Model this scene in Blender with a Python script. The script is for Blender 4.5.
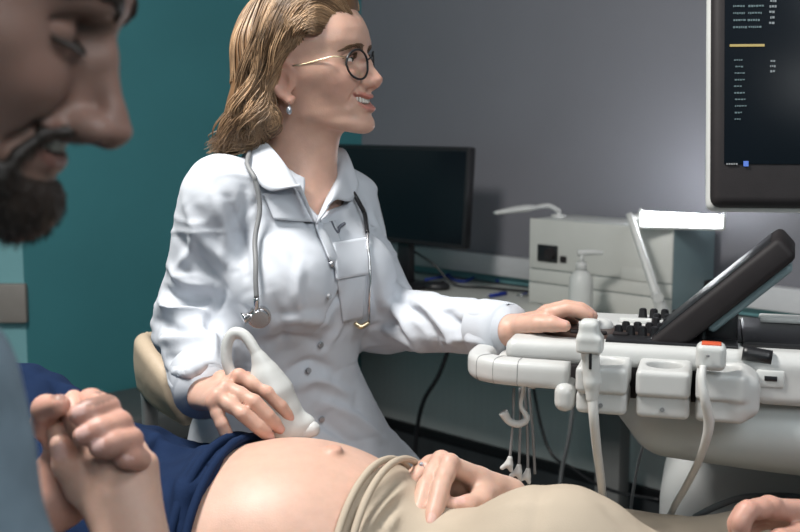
import bpy, bmesh, math, random
import numpy as np
from mathutils import Vector, Matrix
from mathutils.bvhtree import BVHTree

for _o in list(bpy.data.objects):
    bpy.data.objects.remove(_o, do_unlink=True)
SC = bpy.context.scene
COL = SC.collection
random.seed(7)
RNG = np.random.default_rng(11)
PI = math.pi

# ------------------------------------------------------------ camera
F_PX = 1111.1
PITCH = math.radians(7.49)
CAM_Z = 1.3
cam_d = bpy.data.cameras.new('camera')
cam_d.lens = 50
cam_d.sensor_width = 36
cam_d.clip_start = 0.02
cam_d.dof.use_dof = True
cam_d.dof.focus_distance = 1.5
cam_d.dof.aperture_fstop = 7.0
cam = bpy.data.objects.new('camera', cam_d)
COL.objects.link(cam)
cam.location = (0, 0, CAM_Z)
cam.rotation_euler = (PI / 2 - PITCH, 0, 0)
SC.camera = cam

# ------------------------------------------------------------ world, lights, exposure
wd = bpy.data.worlds.new('world')
SC.world = wd
wd.use_nodes = True
wd.node_tree.nodes['Background'].inputs[0].default_value = (0.75, 0.85, 1.0, 1)
wd.node_tree.nodes['Background'].inputs[1].default_value = 0.15
SC.view_settings.view_transform = 'Standard'
SC.view_settings.look = 'None'
SC.view_settings.gamma = 1
SC.view_settings.exposure = 0.0


def area(name, loc, target, size, power, color, size_y=None):
    d = bpy.data.lights.new(name, 'AREA')
    d.energy = power
    d.color = color
    d.size = size
    if size_y:
        d.shape = 'RECTANGLE'
        d.size_y = size_y
    o = bpy.data.objects.new(name, d)
    COL.objects.link(o)
    o.location = loc
    o.rotation_euler = (Vector(target) - Vector(loc)).to_track_quat('-Z', 'Y').to_euler()
    return o


area('ceiling_light_key', (-0.78, 1.22, 2.6), (-0.2, 1.55, 0.95), 0.45, 54, (1.0, 0.97, 0.93))
area('ceiling_light_fill', (0.9, 0.3, 2.7), (0.4, 1.4, 0.9), 0.8, 17, (0.93, 0.97, 1.0))
area('added_light_rear', (0.75, -1.2, 2.75), (0.3, 2.5, 0.5), 1.4, 46, (0.95, 0.98, 1.0))  # unseen soft light, added to brighten the wall panel under the desk


# ------------------------------------------------------------ helpers
def PX(x, y, d):
    """point of the place that the photograph shows at pixel (x, y), at depth Y = d"""
    u = (x - 400) / F_PX
    v = (266 - y) / F_PX
    dy = math.cos(PITCH) + v * math.sin(PITCH)
    dz = -math.sin(PITCH) + v * math.cos(PITCH)
    t = d / dy
    return np.array([u * t, d, CAM_Z + dz * t])


def V3(a):
    return Vector((float(a[0]), float(a[1]), float(a[2])))


def tag(o, label=None, cat=None, group=None, kind=None):
    if label: o['label'] = label
    if cat: o['category'] = cat
    if group: o['group'] = group
    if kind: o['kind'] = kind
    return o


def empty(name, loc=(0, 0, 0), label=None, cat=None, group=None):
    o = bpy.data.objects.new(name, None)
    COL.objects.link(o)
    o.location = [float(v) for v in loc]
    o.empty_display_size = 0.05
    tag(o, label, cat, group)
    bpy.context.view_layer.update()
    return o


def link(name, me, mat=None, parent=None, smooth=True):
    o = bpy.data.objects.new(name, me)
    COL.objects.link(o)
    if mat is not None:
        if isinstance(mat, (list, tuple)):
            for m in mat: me.materials.append(m)
        else:
            me.materials.append(mat)
    if smooth:
        me.polygons.foreach_set('use_smooth', [True] * len(me.polygons))
    if parent is not None:
        o.parent = parent
        inv = Matrix.Identity(4)
        p = parent
        m = p.matrix_world.copy() if p.parent is None else p.parent.matrix_world @ p.matrix_local
        o.matrix_parent_inverse = m.inverted()
    return o


def np_mesh(name, verts, quads):
    verts = np.asarray(verts, np.float32)
    quads = np.asarray(quads, np.int32)
    me = bpy.data.meshes.new(name)
    me.vertices.add(len(verts))
    me.vertices.foreach_set('co', verts.ravel())
    n = quads.shape[1]
    me.loops.add(len(quads) * n)
    me.loops.foreach_set('vertex_index', quads.ravel())
    me.polygons.add(len(quads))
    me.polygons.foreach_set('loop_start', np.arange(0, len(quads) * n, n, dtype=np.int32))
    me.polygons.foreach_set('loop_total', np.full(len(quads), n, np.int32))
    me.update(calc_edges=True)
    me.validate()
    return me


def bm_obj(name, bm, mat=None, parent=None, smooth=True, sharp=35):
    me = bpy.data.meshes.new(name)
    bmesh.ops.recalc_face_normals(bm, faces=bm.faces[:])
    bm.to_mesh(me)
    bm.free()
    o = link(name, me, mat, parent, smooth)
    if smooth:
        try:
            me.set_sharp_from_angle(angle=math.radians(sharp))
        except Exception:
            pass
    return o


def add_box(bm, c, s, bevel=0.0, rot=None, seg=2):
    r = bmesh.ops.create_cube(bm, size=1)
    vs = r['verts']
    bmesh.ops.scale(bm, vec=s, verts=vs)
    if bevel > 0:
        es = list({e for v in vs for e in v.link_edges})
        rr = bmesh.ops.bevel(bm, geom=es, offset=bevel, segments=seg, profile=0.5, affect='EDGES')
        vs = list({v for f in rr['faces'] for v in f.verts} | {v for v in vs if v.is_valid})
    m = Matrix.Translation(V3(c))
    if rot is not None:
        m = m @ (rot if isinstance(rot, Matrix) else Matrix.Rotation(rot, 4, 'Z'))
    bmesh.ops.transform(bm, matrix=m, verts=vs)
    return vs


def box_obj(name, c, s, mat, parent=None, bevel=0.004, rot=None, seg=2):
    bm = bmesh.new()
    add_box(bm, c, s, bevel, rot, seg)
    return bm_obj(name, bm, mat, parent)


def catmull(pts, n):
    """smooth curve of n points through the control points"""
    p = np.asarray(pts, float)
    if len(p) == 2:
        t = np.linspace(0, 1, n)[:, None]
        return p[0] * (1 - t) + p[1] * t
    q = np.vstack([2 * p[0] - p[1], p, 2 * p[-1] - p[-2]])
    m = len(p) - 1
    out = []
    for t in np.linspace(0, m, n):
        i = min(int(t), m - 1)
        u = t - i
        a, b, c, d = q[i], q[i + 1], q[i + 2], q[i + 3]
        out.append(0.5 * (2 * b + (c - a) * u + (2 * a - 5 * b + 4 * c - d) * u * u + (3 * b - a - 3 * c + d) * u ** 3))
    return np.array(out)


def tube_arrays(path, radius, sides=8, closed=False, caps=True, flat=1.0, up=None, sq=0):
    """(verts, quads) of a tube along a path; radius a number or one per point"""
    path = np.asarray(path, float)
    n = len(path)
    rad = np.broadcast_to(np.asarray(radius, float), (n,))
    if closed:
        tan = np.roll(path, -1, 0) - np.roll(path, 1, 0)
    else:
        tan = np.gradient(path, axis=0)
    tan /= np.linalg.norm(tan, axis=1)[:, None] + 1e-12
    ref = np.array(up if up is not None else (0.0, 0.0, 1.0), float)
    if up is None and abs(tan[0] @ ref) > 0.9: ref = np.array([1.0, 0, 0])
    nrm = np.zeros((n, 3))
    v = ref - tan[0] * (ref @ tan[0])
    nrm[0] = v / np.linalg.norm(v)
    for i in range(1, n):
        w = (ref if up is not None else nrm[i - 1])
        v = w - tan[i] * (w @ tan[i])
        nrm[i] = v / (np.linalg.norm(v) + 1e-12)
    bi = np.cross(tan, nrm)
    a = np.linspace(0, 2 * PI, sides, endpoint=False)
    sup = 1.0 / (np.abs(np.cos(a)) ** sq + np.abs(np.sin(a)) ** sq) ** (1.0 / sq) if sq else np.ones(sides)
    ring = path[:, None, :] + (rad[:, None] * sup[None, :])[:, :, None] * (np.cos(a)[None, :, None] * nrm[:, None, :] * flat + np.sin(a)[None, :, None] * bi[:, None, :])
    verts = ring.reshape(-1, 3)
    i = np.arange(n if closed else n - 1)
    j = np.arange(sides)
    I, J = np.meshgrid(i, j, indexing='ij')
    I2 = (I + 1) % n
    J2 = (J + 1) % sides
    quads = np.stack([I * sides + J, I * sides + J2, I2 * sides + J2, I2 * sides + J], -1).reshape(-1, 4)
    if caps and not closed:
        base = len(verts)
        verts = np.vstack([verts, path[0], path[-1]])
        q = []
        for k in range(0, sides, 2):
            q.append([base, (k + 2) % sides, k + 1, k])
            e = (n - 1) * sides
            q.append([base + 1, e + k, e + k + 1, e + (k + 2) % sides])
        quads = np.vstack([quads, np.array(q)])
    return verts, quads


def tube_obj(name, pts, radius, mat, parent=None, n=40, sides=10, closed=False, smooth_path=True, flat=1.0, up=None, sq=0):
    p = catmull(pts, n) if smooth_path else np.asarray(pts, float)
    if not np.isscalar(radius) and len(radius) != len(p):
        radius = np.interp(np.linspace(0, 1, len(p)), np.linspace(0, 1, len(radius)), radius)
    v, q = tube_arrays(p, radius, sides, closed, True, flat, up, sq)
    return link(name, np_mesh(name, v, q), mat, parent)


def join_arrays(lst):
    vs, qs, k = [], [], 0
    for v, q in lst:
        vs.append(v); qs.append(q + k); k += len(v)
    return np.vstack(vs), np.vstack(qs)


# ------------------------------------------------------------ implicit surfaces -> one continuous mesh
def smin(a, b, k):
    if k <= 0: return np.minimum(a, b)
    h = np.clip(0.5 + 0.5 * (b - a) / k, 0, 1)
    return b * (1 - h) + a * h - k * h * (1 - h)


def smax(a, b, k):
    return -smin(-a, -b, k)


def f_cone(P, a, b, ra, rb):
    a = np.asarray(a, float); b = np.asarray(b, float)
    ab = b - a
    L2 = ab @ ab + 1e-12
    t = np.clip(((P - a) @ ab) / L2, 0, 1)
    q = P - a - t[:, None] * ab
    return np.sqrt(np.einsum('ij,ij->i', q, q)) - (ra + (rb - ra) * t)


def f_ell(P, c, r, R=None):
    q = P - np.asarray(c, float)
    if R is not None: q = q @ R
    r = np.asarray(r, float)
    a = q / r
    k0 = np.sqrt(np.einsum('ij,ij->i', a, a)) + 1e-9
    b = a / r
    k1 = np.sqrt(np.einsum('ij,ij->i', b, b)) + 1e-9
    return k0 * (k0 - 1) / k1


def f_box(P, c, h, rr, R=None):
    q = P - np.asarray(c, float)
    if R is not None: q = q @ R
    q = np.abs(q) - (np.asarray(h, float) - rr)
    o = np.maximum(q, 0)
    return np.sqrt(np.einsum('ij,ij->i', o, o)) + np.minimum(q.max(1), 0) - rr


def f_chain(P, pts, rad, k):
    d = None
    for i in range(len(pts) - 1):
        e = f_cone(P, pts[i], pts[i + 1], rad[i], rad[i + 1])
        d = e if d is None else smin(d, e, k)
    return d


class Sdf:
    BIG = 0.09

    def __init__(s):
        s.p = []

    def add(s, fn, lo, hi, k=0.01, op='u'):
        s.p.append((fn, np.minimum(lo, hi), np.maximum(lo, hi), k, op))
        return s

    def cone(s, a, b, ra, rb, k=0.01, op='u'):
        a = np.asarray(a, float); b = np.asarray(b, float)
        r = max(ra, rb)
        return s.add(lambda P: f_cone(P, a, b, ra, rb), np.minimum(a, b) - r, np.maximum(a, b) + r, k, op)

    def chain(s, pts, rad, k=0.01, ki=0.004, op='u'):
        pts = np.asarray(pts, float)
        r = max(rad)
        return s.add(lambda P: f_chain(P, pts, rad, ki), pts.min(0) - r, pts.max(0) + r, k, op)

    def ell(s, c, r, R=None, k=0.01, op='u'):
        c = np.asarray(c, float)
        m = max(r)
        ext = np.full(3, m) if R is not None else np.asarray(r, float)
        return s.add(lambda P: f_ell(P, c, r, R), c - ext, c + ext, k, op)

    def box(s, c, h, rr=0.005, R=None, k=0.002, op='u'):
        c = np.asarray(c, float)
        ext = np.full(3, float(np.linalg.norm(h))) if R is not None else np.asarray(h, float)
        return s.add(lambda P: f_box(P, c, h, rr, R), c - ext, c + ext, k, op)

    def plane(s, pt, n, k=0.004):
        """keep the side the normal points away from"""
        pt = np.asarray(pt, float)
        n = np.asarray(n, float) / np.linalg.norm(n)
        big = np.full(3, 1e3)
        return s.add(lambda P: (P - pt) @ n, -big, big, k, 'i')

    def eval(s, P, prims=None):
        F = np.full(len(P), s.BIG)
        for fn, lo, hi, k, op in (s.p if prims is None else prims):
            if op == 'u': F = smin(F, fn(P), k)
            elif op == 's': F = smax(F, -fn(P), k)
            else: F = smax(F, fn(P), k)
        return F

    def mesh(s, res, n=20, smooth=1):
        adds = [p for p in s.p if p[4] == 'u']
        lo = np.min([p[1] for p in adds], 0) - 4 * res
        hi = np.max([p[2] for p in adds], 0) + 4 * res
        B = n * res
        nb = np.ceil((hi - lo) / B).astype(int)
        g = np.arange(n + 1)
        G = np.stack(np.meshgrid(g, g, g, indexing='ij'), -1).reshape(-1, 3)
        allV, allK, allQ = [], [], []
        corners = np.array([[i, j, k] for i in (0, 1) for j in (0, 1) for k in (0, 1)])
        edges = [(a, b) for a in range(8) for b in range(a + 1, 8) if np.abs(corners[a] - corners[b]).sum() == 1]
        M = 1 << 20

        def key(ijk):
            return (ijk[..., 0].astype(np.int64) + 8) * M * M + (ijk[..., 1].astype(np.int64) + 8) * M + ijk[..., 2].astype(np.int64) + 8
        plo = np.array([p[1] - p[3] - 0.03 - 3 * res for p in s.p])
        phi = np.array([p[2] + p[3] + 0.03 + 3 * res for p in s.p])
        isadd = np.array([p[4] == 'u' for p in s.p])
        for bi in range(nb[0]):
            for bj in range(nb[1]):
                for bk in range(nb[2]):
                    b0 = np.array([bi, bj, bk]) * n
                    wlo = lo + b0 * res
                    whi = wlo + B
                    hit = np.all(plo <= whi, 1) & np.all(phi >= wlo, 1)
                    if not (hit & isadd).any(): continue
                    pr = [s.p[i] for i in np.nonzero(hit)[0]]
                    cc = s.eval(((wlo + whi) / 2)[None], pr)[0]
                    if cc < -B * 2.5: continue
                    Fv = s.eval(wlo + G * res, pr).reshape(n + 1, n + 1, n + 1)
                    sg = Fv < 0
                    if sg.all() or not sg.any(): continue
                    cnt = np.zeros((n, n, n), int)
                    for c in corners:
                        cnt += sg[c[0]:c[0] + n, c[1]:c[1] + n, c[2]:c[2] + n]
                    idx = np.argwhere((cnt > 0) & (cnt < 8))
                    acc = np.zeros((len(idx), 3)); num = np.zeros(len(idx))
                    for a, b in edges:
                        A = idx + corners[a]; Bc = idx + corners[b]
                        va = Fv[A[:, 0], A[:, 1], A[:, 2]]; vb = Fv[Bc[:, 0], Bc[:, 1], Bc[:, 2]]
                        cr = (va < 0) != (vb < 0)
                        t = np.where(cr, va / np.where(cr, va - vb, 1), 0)
                        acc += np.where(cr[:, None], A + t[:, None] * (Bc - A), 0)
                        num += cr
                    allV.append(wlo + acc / num[:, None] * res)
                    allK.append(key(idx + b0))
                    for ax in range(3):
                        o1, o2 = (ax + 1) % 3, (ax + 2) % 3
                        sl0 = [slice(0, n)] * 3; sl1 = [slice(0, n)] * 3
                        sl1[ax] = slice(1, n + 1)
                        A = sg[tuple(sl0)]; Bq = sg[tuple(sl1)]
                        e = np.argwhere(A != Bq)
                        if not len(e): continue
                        flip = A[e[:, 0], e[:, 1], e[:, 2]]
                        d1 = np.zeros(3, int); d1[o1] = 1
                        d2 = np.zeros(3, int); d2[o2] = 1
                        g0 = e + b0
                        q = np.stack([key(g0 - d1 - d2), key(g0 - d2), key(g0), key(g0 - d1)], 1)
                        q[~flip] = q[~flip][:, ::-1]
                        allQ.append(q)
        K = np.concatenate(allK); Vv = np.concatenate(allV); Q = np.concatenate(allQ)
        o = np.argsort(K); K = K[o]; Vv = Vv[o]
        pos = np.searchsorted(K, Q); pos = np.clip(pos, 0, len(K) - 1)
        ok = (K[pos] == Q).all(1)
        Q = pos[ok]
        for _ in range(smooth):
            Vv = laplace(Vv, Q, 0.5)
        return Vv, Q


def laplace(Vv, Q, lam):
    n = len(Vv)
    a = np.concatenate([Q[:, 0], Q[:, 1], Q[:, 2], Q[:, 3]])
    b = np.concatenate([Q[:, 1], Q[:, 2], Q[:, 3], Q[:, 0]])
    cnt = np.bincount(a, minlength=n) + np.bincount(b, minlength=n)
    out = np.zeros_like(Vv)
    for c in range(3):
        out[:, c] = np.bincount(a, Vv[b, c], n) + np.bincount(b, Vv[a, c], n)
    m = cnt > 0
    out[m] /= cnt[m][:, None]
    out[~m] = Vv[~m]
    return Vv * (1 - lam) + out * lam


def vnormals(Vv, Q):
    a, b, c, d = Vv[Q[:, 0]], Vv[Q[:, 1]], Vv[Q[:, 2]], Vv[Q[:, 3]]
    fn = np.cross(c - a, d - b)
    N = np.zeros_like(Vv)
    for k in range(4):
        for ax in range(3):
            N[:, ax] += np.bincount(Q[:, k], fn[:, ax], len(Vv))
    return N / (np.linalg.norm(N, axis=1)[:, None] + 1e-12)


def set_col(me, cols):
    at = me.color_attributes.new('Col', 'FLOAT_COLOR', 'POINT')
    c = np.ones((len(cols), 4), np.float32)
    c[:, :3] = cols
    at.data.foreach_set('color', c.ravel())


def bvh_of(Vv, Q):
    return BVHTree.FromPolygons([tuple(v) for v in Vv.tolist()], [tuple(q) for q in Q.tolist()])


def cast(bvh, x, y, off=0.0):
    """where the line of sight of pixel (x, y) first meets the surface (point, normal)"""
    o = Vector((0, 0, CAM_Z))
    d = (V3(PX(x, y, 1.0)) - o).normalized()
    loc, nor, i, dist = bvh.ray_cast(o, d)
    if loc is None: return None
    if nor.dot(d) > 0: nor = -nor
    return np.array(loc + nor * off), np.array(nor)


def seg_dist(P, pts):
    pts = np.asarray(pts, float)
    D = np.full(len(P), 1e9)
    for i in range(len(pts) - 1):
        D = np.minimum(D, f_cone(P, pts[i], pts[i + 1], 0, 0))
    return D


def strokes(Vv, Q, lst):
    """folds in cloth: each (pixel polyline, height, width) raises or sinks the surface along a line on it"""
    N = vnormals(Vv, Q)
    bv = bvh_of(Vv, Q)
    out = Vv.copy()
    for pl, amp, sig in lst:
        c = catmull(np.array(pl, float), 12) if len(pl) > 2 else catmull(np.array(pl, float), 6)
        pts = []
        for x, y in c:
            h = cast(bv, x, y)
            if h is not None: pts.append(h[0])
        if len(pts) < 2: continue
        # drop jumps between layers
        pts = np.array(pts)
        keep = [pts[0]]
        for p in pts[1:]:
            if np.linalg.norm(p - keep[-1]) < 0.05: keep.append(p)
        if len(keep) < 2: continue
        keep = np.array(keep)
        lo = keep.min(0) - 3.5 * sig; hi = keep.max(0) + 3.5 * sig
        m = np.nonzero(np.all((Vv > lo) & (Vv < hi), 1))[0]
        if not len(m): continue
        # taper to the ends
        best = np.full(len(m), 1e9); tt = np.zeros(len(m))
        nseg = len(keep) - 1
        for i in range(nseg):
            ab = keep[i + 1] - keep[i]
            t = np.clip(((Vv[m] - keep[i]) @ ab) / (ab @ ab + 1e-12), 0, 1)
            q = Vv[m] - keep[i] - t[:, None] * ab
            dd = np.sqrt((q * q).sum(1))
            u = dd < best
            best[u] = dd[u]; tt[u] = (i + t[u]) / nseg
        tap = np.sqrt(np.clip(np.sin(PI * np.clip(tt, 0.03, 0.97)), 0, 1))
        out[m] += N[m] * (amp * tap * np.exp(-(best / sig) ** 2))[:, None]
    return out


_G = RNG.normal(size=(32, 32, 32))


def noise3(P, scale, seed=0.0):
    """smooth value noise"""
    q = P * scale + 100.0 + seed * 7.31
    i = np.floor(q).astype(int)
    f = q - i
    f = f * f * (3 - 2 * f)
    r = np.zeros(len(P))
    for a in (0, 1):
        for b in (0, 1):
            for c in (0, 1):
                w = (f[:, 0] if a else 1 - f[:, 0]) * (f[:, 1] if b else 1 - f[:, 1]) * (f[:, 2] if c else 1 - f[:, 2])
                r += w * _G[(i[:, 0] + a) % 32, (i[:, 1] + b) % 32, (i[:, 2] + c) % 32]
    return r * 0.5


def creases(P, scale, width, seed):
    """thin winding lines, 1 on the line and 0 away from it"""
    n = noise3(P, scale, seed) + 0.35 * noise3(P, scale * 2.3, seed + 3)
    return np.exp(-(n / width) ** 2)


# ------------------------------------------------------------ materials
def mat(name, color, rough=0.5, metal=0.0, noise=0.0, nscale=30.0, bump=0.0, bscale=200.0, spec=0.5, emit=None, estr=0.0,
        trans=0.0, coat=0.0, sheen=0.0, vcol=False, sss=0.0, alpha=1.0, wave=None):
    m = bpy.data.materials.new(name)
    m.use_nodes = True
    nt = m.node_tree
    b = nt.nodes['Principled BSDF']
    b.inputs['Base Color'].default_value = (*color, 1)
    b.inputs['Roughness'].default_value = rough
    b.inputs['Metallic'].default_value = metal
    b.inputs['Specular IOR Level'].default_value = spec
    b.inputs['Transmission Weight'].default_value = trans
    b.inputs['Coat Weight'].default_value = coat
    b.inputs['Sheen Weight'].default_value = sheen
    b.inputs['Alpha'].default_value = alpha
    if sss > 0:
        b.inputs['Subsurface Weight'].default_value = sss
        b.inputs['Subsurface Radius'].default_value = (1.0, 0.35, 0.2)
        b.inputs['Subsurface Scale'].default_value = 0.006
    if emit:
        b.inputs['Emission Color'].default_value = (*emit, 1)
        b.inputs['Emission Strength'].default_value = estr
    tc = nt.nodes.new('ShaderNodeTexCoord')
    src = None
    if vcol:
        a = nt.nodes.new('ShaderNodeVertexColor')
        a.layer_name = 'Col'
        src = a.outputs['Color']
    if noise > 0:
        n = nt.nodes.new('ShaderNodeTexNoise')
        n.inputs['Scale'].default_value = nscale
        n.inputs['Detail'].default_value = 5
        nt.links.new(tc.outputs['Object'], n.inputs['Vector'])
        r = nt.nodes.new('ShaderNodeMapRange')
        r.inputs['From Min'].default_value = 0.3
        r.inputs['From Max'].default_value = 0.7
        r.inputs['To Min'].default_value = 1 - noise
        r.inputs['To Max'].default_value = 1 + noise
        nt.links.new(n.outputs['Fac'], r.inputs['Value'])
        mx = nt.nodes.new('ShaderNodeVectorMath')
        mx.operation = 'SCALE'
        mx.inputs[0].default_value = color
        if src is not None: nt.links.new(src, mx.inputs[0])
        nt.links.new(r.outputs['Result'], mx.inputs['Scale'])
        src = mx.outputs['Vector']
    if src is not None:
        nt.links.new(src, b.inputs['Base Color'])
    if bump > 0:
        if wave:
            n2 = nt.nodes.new('ShaderNodeTexWave')
            n2.bands_direction = wave
            n2.inputs['Scale'].default_value = bscale
            n2.inputs['Distortion'].default_value = 0.4
            nt.links.new(tc.outputs['Object'], n2.inputs['Vector'])
            fo = n2.outputs['Fac']
        else:
            n2 = nt.nodes.new('ShaderNodeTexNoise')
            n2.inputs['Scale'].default_value = bscale
            n2.inputs['Detail'].default_value = 3
            nt.links.new(tc.outputs['Object'], n2.inputs['Vector'])
            fo = n2.outputs['Fac']
        bp = nt.nodes.new('ShaderNodeBump')
        bp.inputs['Strength'].default_value = bump
        bp.inputs['Distance'].default_value = 0.002
        nt.links.new(fo, bp.inputs['Height'])
        nt.links.new(bp.outputs['Normal'], b.inputs['Normal'])
    return m


M = {}
M['teal'] = mat('teal_paint', (0.045, 0.20, 0.225), 0.55, noise=0.05, nscale=3, bump=0.15, bscale=60)
M['teal_lit_pale'] = mat('teal_paint_lit_pale', (0.20, 0.42, 0.45), 0.55, noise=0.04, nscale=3, bump=0.15, bscale=60)  # brighter teal: light falling on the pier put into the colour; also pale trim
M['grey_wall'] = mat('grey_paint', (0.19, 0.19, 0.215), 0.6, noise=0.03, nscale=3, bump=0.15, bscale=60)
M['wall_panel'] = mat('grey_panel', (0.82, 0.85, 0.83), 0.6, noise=0.04, nscale=2, bump=0.3, bscale=14, wave='X')
M['ceiling'] = mat('ceiling_white', (0.75, 0.75, 0.74), 0.8, noise=0.03)
M['floor'] = mat('dark_floor', (0.05, 0.055, 0.06), 0.45, noise=0.15, nscale=20)
M['black_trim'] = mat('black_trim', (0.012, 0.013, 0.015), 0.5, noise=0.1)
M['rail_wood'] = mat('bumper_grey_brown', (0.24, 0.22, 0.20), 0.55, noise=0.08, nscale=12)
M['desk'] = mat('desk_laminate', (0.62, 0.62, 0.58), 0.4, noise=0.03, nscale=15)
M['channel'] = mat('cable_channel', (0.58, 0.59, 0.61), 0.45, noise=0.02)
M['black'] = mat('black_plastic', (0.012, 0.012, 0.014), 0.38, noise=0.1, nscale=60)
M['screen_off'] = mat('dark_screen', (0.004, 0.005, 0.008), 0.22, noise=0.1, nscale=4)
M['dgrey'] = mat('dark_grey_plastic', (0.020, 0.017, 0.018), 0.6, noise=0.08, nscale=40, bump=0.1, bscale=600, spec=0.25)
M['white'] = mat('white_plastic', (0.55, 0.555, 0.545), 0.34, noise=0.02, nscale=20)
M['white_soft'] = mat('off_white_plastic', (0.58, 0.59, 0.575), 0.4, noise=0.02, nscale=20)
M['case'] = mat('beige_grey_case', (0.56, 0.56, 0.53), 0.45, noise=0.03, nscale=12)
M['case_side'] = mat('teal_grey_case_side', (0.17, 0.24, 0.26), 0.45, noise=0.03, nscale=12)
M['grey_metal'] = mat('grey_metal', (0.30, 0.30, 0.30), 0.4, metal=0.6, noise=0.05)
M['steel'] = mat('steel', (0.65, 0.65, 0.66), 0.22, metal=1.0, noise=0.04)
M['gold'] = mat('gold', (0.72, 0.60, 0.40), 0.3, metal=1.0, noise=0.04)
M['cable_grey'] = mat('grey_cable', (0.20, 0.205, 0.21), 0.5, noise=0.04)
M['cable_white'] = mat('white_cable', (0.62, 0.62, 0.60), 0.4, noise=0.03)
M['blue'] = mat('blue_plastic', (0.015, 0.04, 0.32), 0.4, noise=0.08)
M['red'] = mat('red_plastic', (0.62, 0.10, 0.04), 0.4, noise=0.05)
M['brown_panel'] = mat('brown_console', (0.055, 0.035, 0.028), 0.3, noise=0.05)
M['beige_vinyl'] = mat('beige_vinyl', (0.56, 0.45, 0.33), 0.5, noise=0.04, bump=0.15, bscale=300)
M['bench'] = mat('dark_grey_vinyl', (0.075, 0.082, 0.083), 0.5, noise=0.08, bump=0.15, bscale=200)
# ------------------------------------------------------------ the room
C0 = np.array([-0.152, 4.432])
E1 = np.array([1, -1]) / math.sqrt(2)
E2 = np.array([-1, -1]) / math.sqrt(2)
RW = -PI / 4


def W(s, t, z):
    """s along the grey wall from the corner, t out from it, z up"""
    p = C0 + E1 * s + E2 * t
    return np.array([p[0], p[1], z])


def wall(name, a, b, z0, z1, m, th=0.1, left=True):
    a = np.array(a, float); b = np.array(b, float)
    d = b - a; L = np.linalg.norm(d); d /= L
    n = np.array([-d[1], d[0]]) * (1 if left else -1)
    c = (a + b) / 2 + n * th / 2
    o = box_obj(name, (c[0], c[1], (z0 + z1) / 2), (L, th, z1 - z0), m, None, 0, math.atan2(d[1], d[0]))
    return tag(o, kind='structure')


H = 2.8
GE = tuple(W(4.75, 0, 0)[:2])
TE = tuple(W(0, 1.437, 0)[:2])
wall('wall_back', C0, GE, 0, H, M['grey_wall'])
wall('wall_teal', TE, C0, 0, H, M['teal'])
wall('wall_pier', (-2.7, TE[1]), TE, 0, H, M['teal_lit_pale'])  # lighter than the teal wall: the light it faces is in its colour
wall('wall_left', (-2.7, -1.7), (-2.7, TE[1]), 0, H, M['teal_lit_pale'])
wall('wall_front', (GE[0], -1.7), (-2.7, -1.7), 0, H, M['teal_lit_pale'])
wall('wall_right', GE, (GE[0], -1.7), 0, H, M['grey_wall'])
tag(box_obj('floor', (0.3, 1.4, -0.05), (6.6, 6.8, 0.1), M['floor'], None, 0), kind='structure')
tag(box_obj('ceiling', (0.3, 1.4, H + 0.05), (6.6, 6.8, 0.1), M['ceiling'], None, 0), kind='structure')
# lower wall panel, black plinth line, cable channel, bumper rail
def along(name, s0, s1, t0, t1, z0, z1, m, parent=None, bevel=0.002):
    return box_obj(name, W((s0 + s1) / 2, (t0 + t1) / 2, (z0 + z1) / 2), (s1 - s0, t1 - t0, z1 - z0), m, parent, bevel, RW)


tag(along('trim_1', 0.0, 4.7, 0, 0.012, 0.125, 0.69, M['wall_panel']), kind='structure')
tag(along('baseboard_back', 0.0, 4.7, 0, 0.02, 0.0, 0.095, M['floor']), kind='structure')
tag(along('trim_2', 0.0, 4.7, 0, 0.028, 0.09, 0.125, M['black_trim']), kind='structure')
o = along('trim_3', 0.02, 4.6, 0, 0.045, 0.755, 0.825, M['channel'], None, 0.006)
tag(o, kind='structure')
tag(along('trim_4', 0.02, 4.6, 0, 0.012, 0.727, 0.755, M['teal_lit_pale']), kind='structure')
tag(box_obj('trim_5', ((-2.65 + TE[0] + 0.012) / 2, TE[1] - 0.016, 0.737), (2.65 + TE[0] + 0.012, 0.03, 0.122), M['rail_wood'], None, 0.006), kind='structure')

# low dark bench along the teal wall
b_ang = math.atan2(-E2[1], -E2[0])
def teal(s, t, z):
    p = C0 + E2 * s + E1 * t
    return np.array([p[0], p[1], z])
be = empty('low_bench', teal(1.07, 0.2, 0), 'low dark grey vinyl bench along the teal wall behind the beige chair', 'bench')
box_obj('seat_cushion', teal(1.07, 0.2, 0.355), (0.74, 0.36, 0.11), M['bench'], be, 0.02, b_ang, 3)
box_obj('plinth', teal(1.07, 0.19, 0.15), (0.70, 0.32, 0.30), M['black_trim'], be, 0.004, b_ang)

# ------------------------------------------------------------ the desk and what stands on it
M['leg_grey'] = mat('leg_grey', (0.22, 0.22, 0.215), 0.5, noise=0.03)
dk = empty('desk', W(2.1, 0.33, 0), 'long pale laminate desk along the grey wall', 'desk')
along('desktop', 0.01, 4.3, 0.03, 0.66, 0.695, 0.725, M['desk'], dk, 0.003)
along('edge_band', 0.01, 4.3, 0.66, 0.664, 0.697, 0.723, M['white_soft'], dk, 0.001)
for s in (0.08, 1.327, 4.2):
    along('leg', s - 0.045, s + 0.045, 0.14, 0.2, 0.0, 0.695, M['leg_grey'], dk, 0.004)
    along('leg', s - 0.03, s + 0.03, 0.55, 0.61, 0.0, 0.695, M['grey_metal'], dk, 0.004) if s > 2 else None

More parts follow.
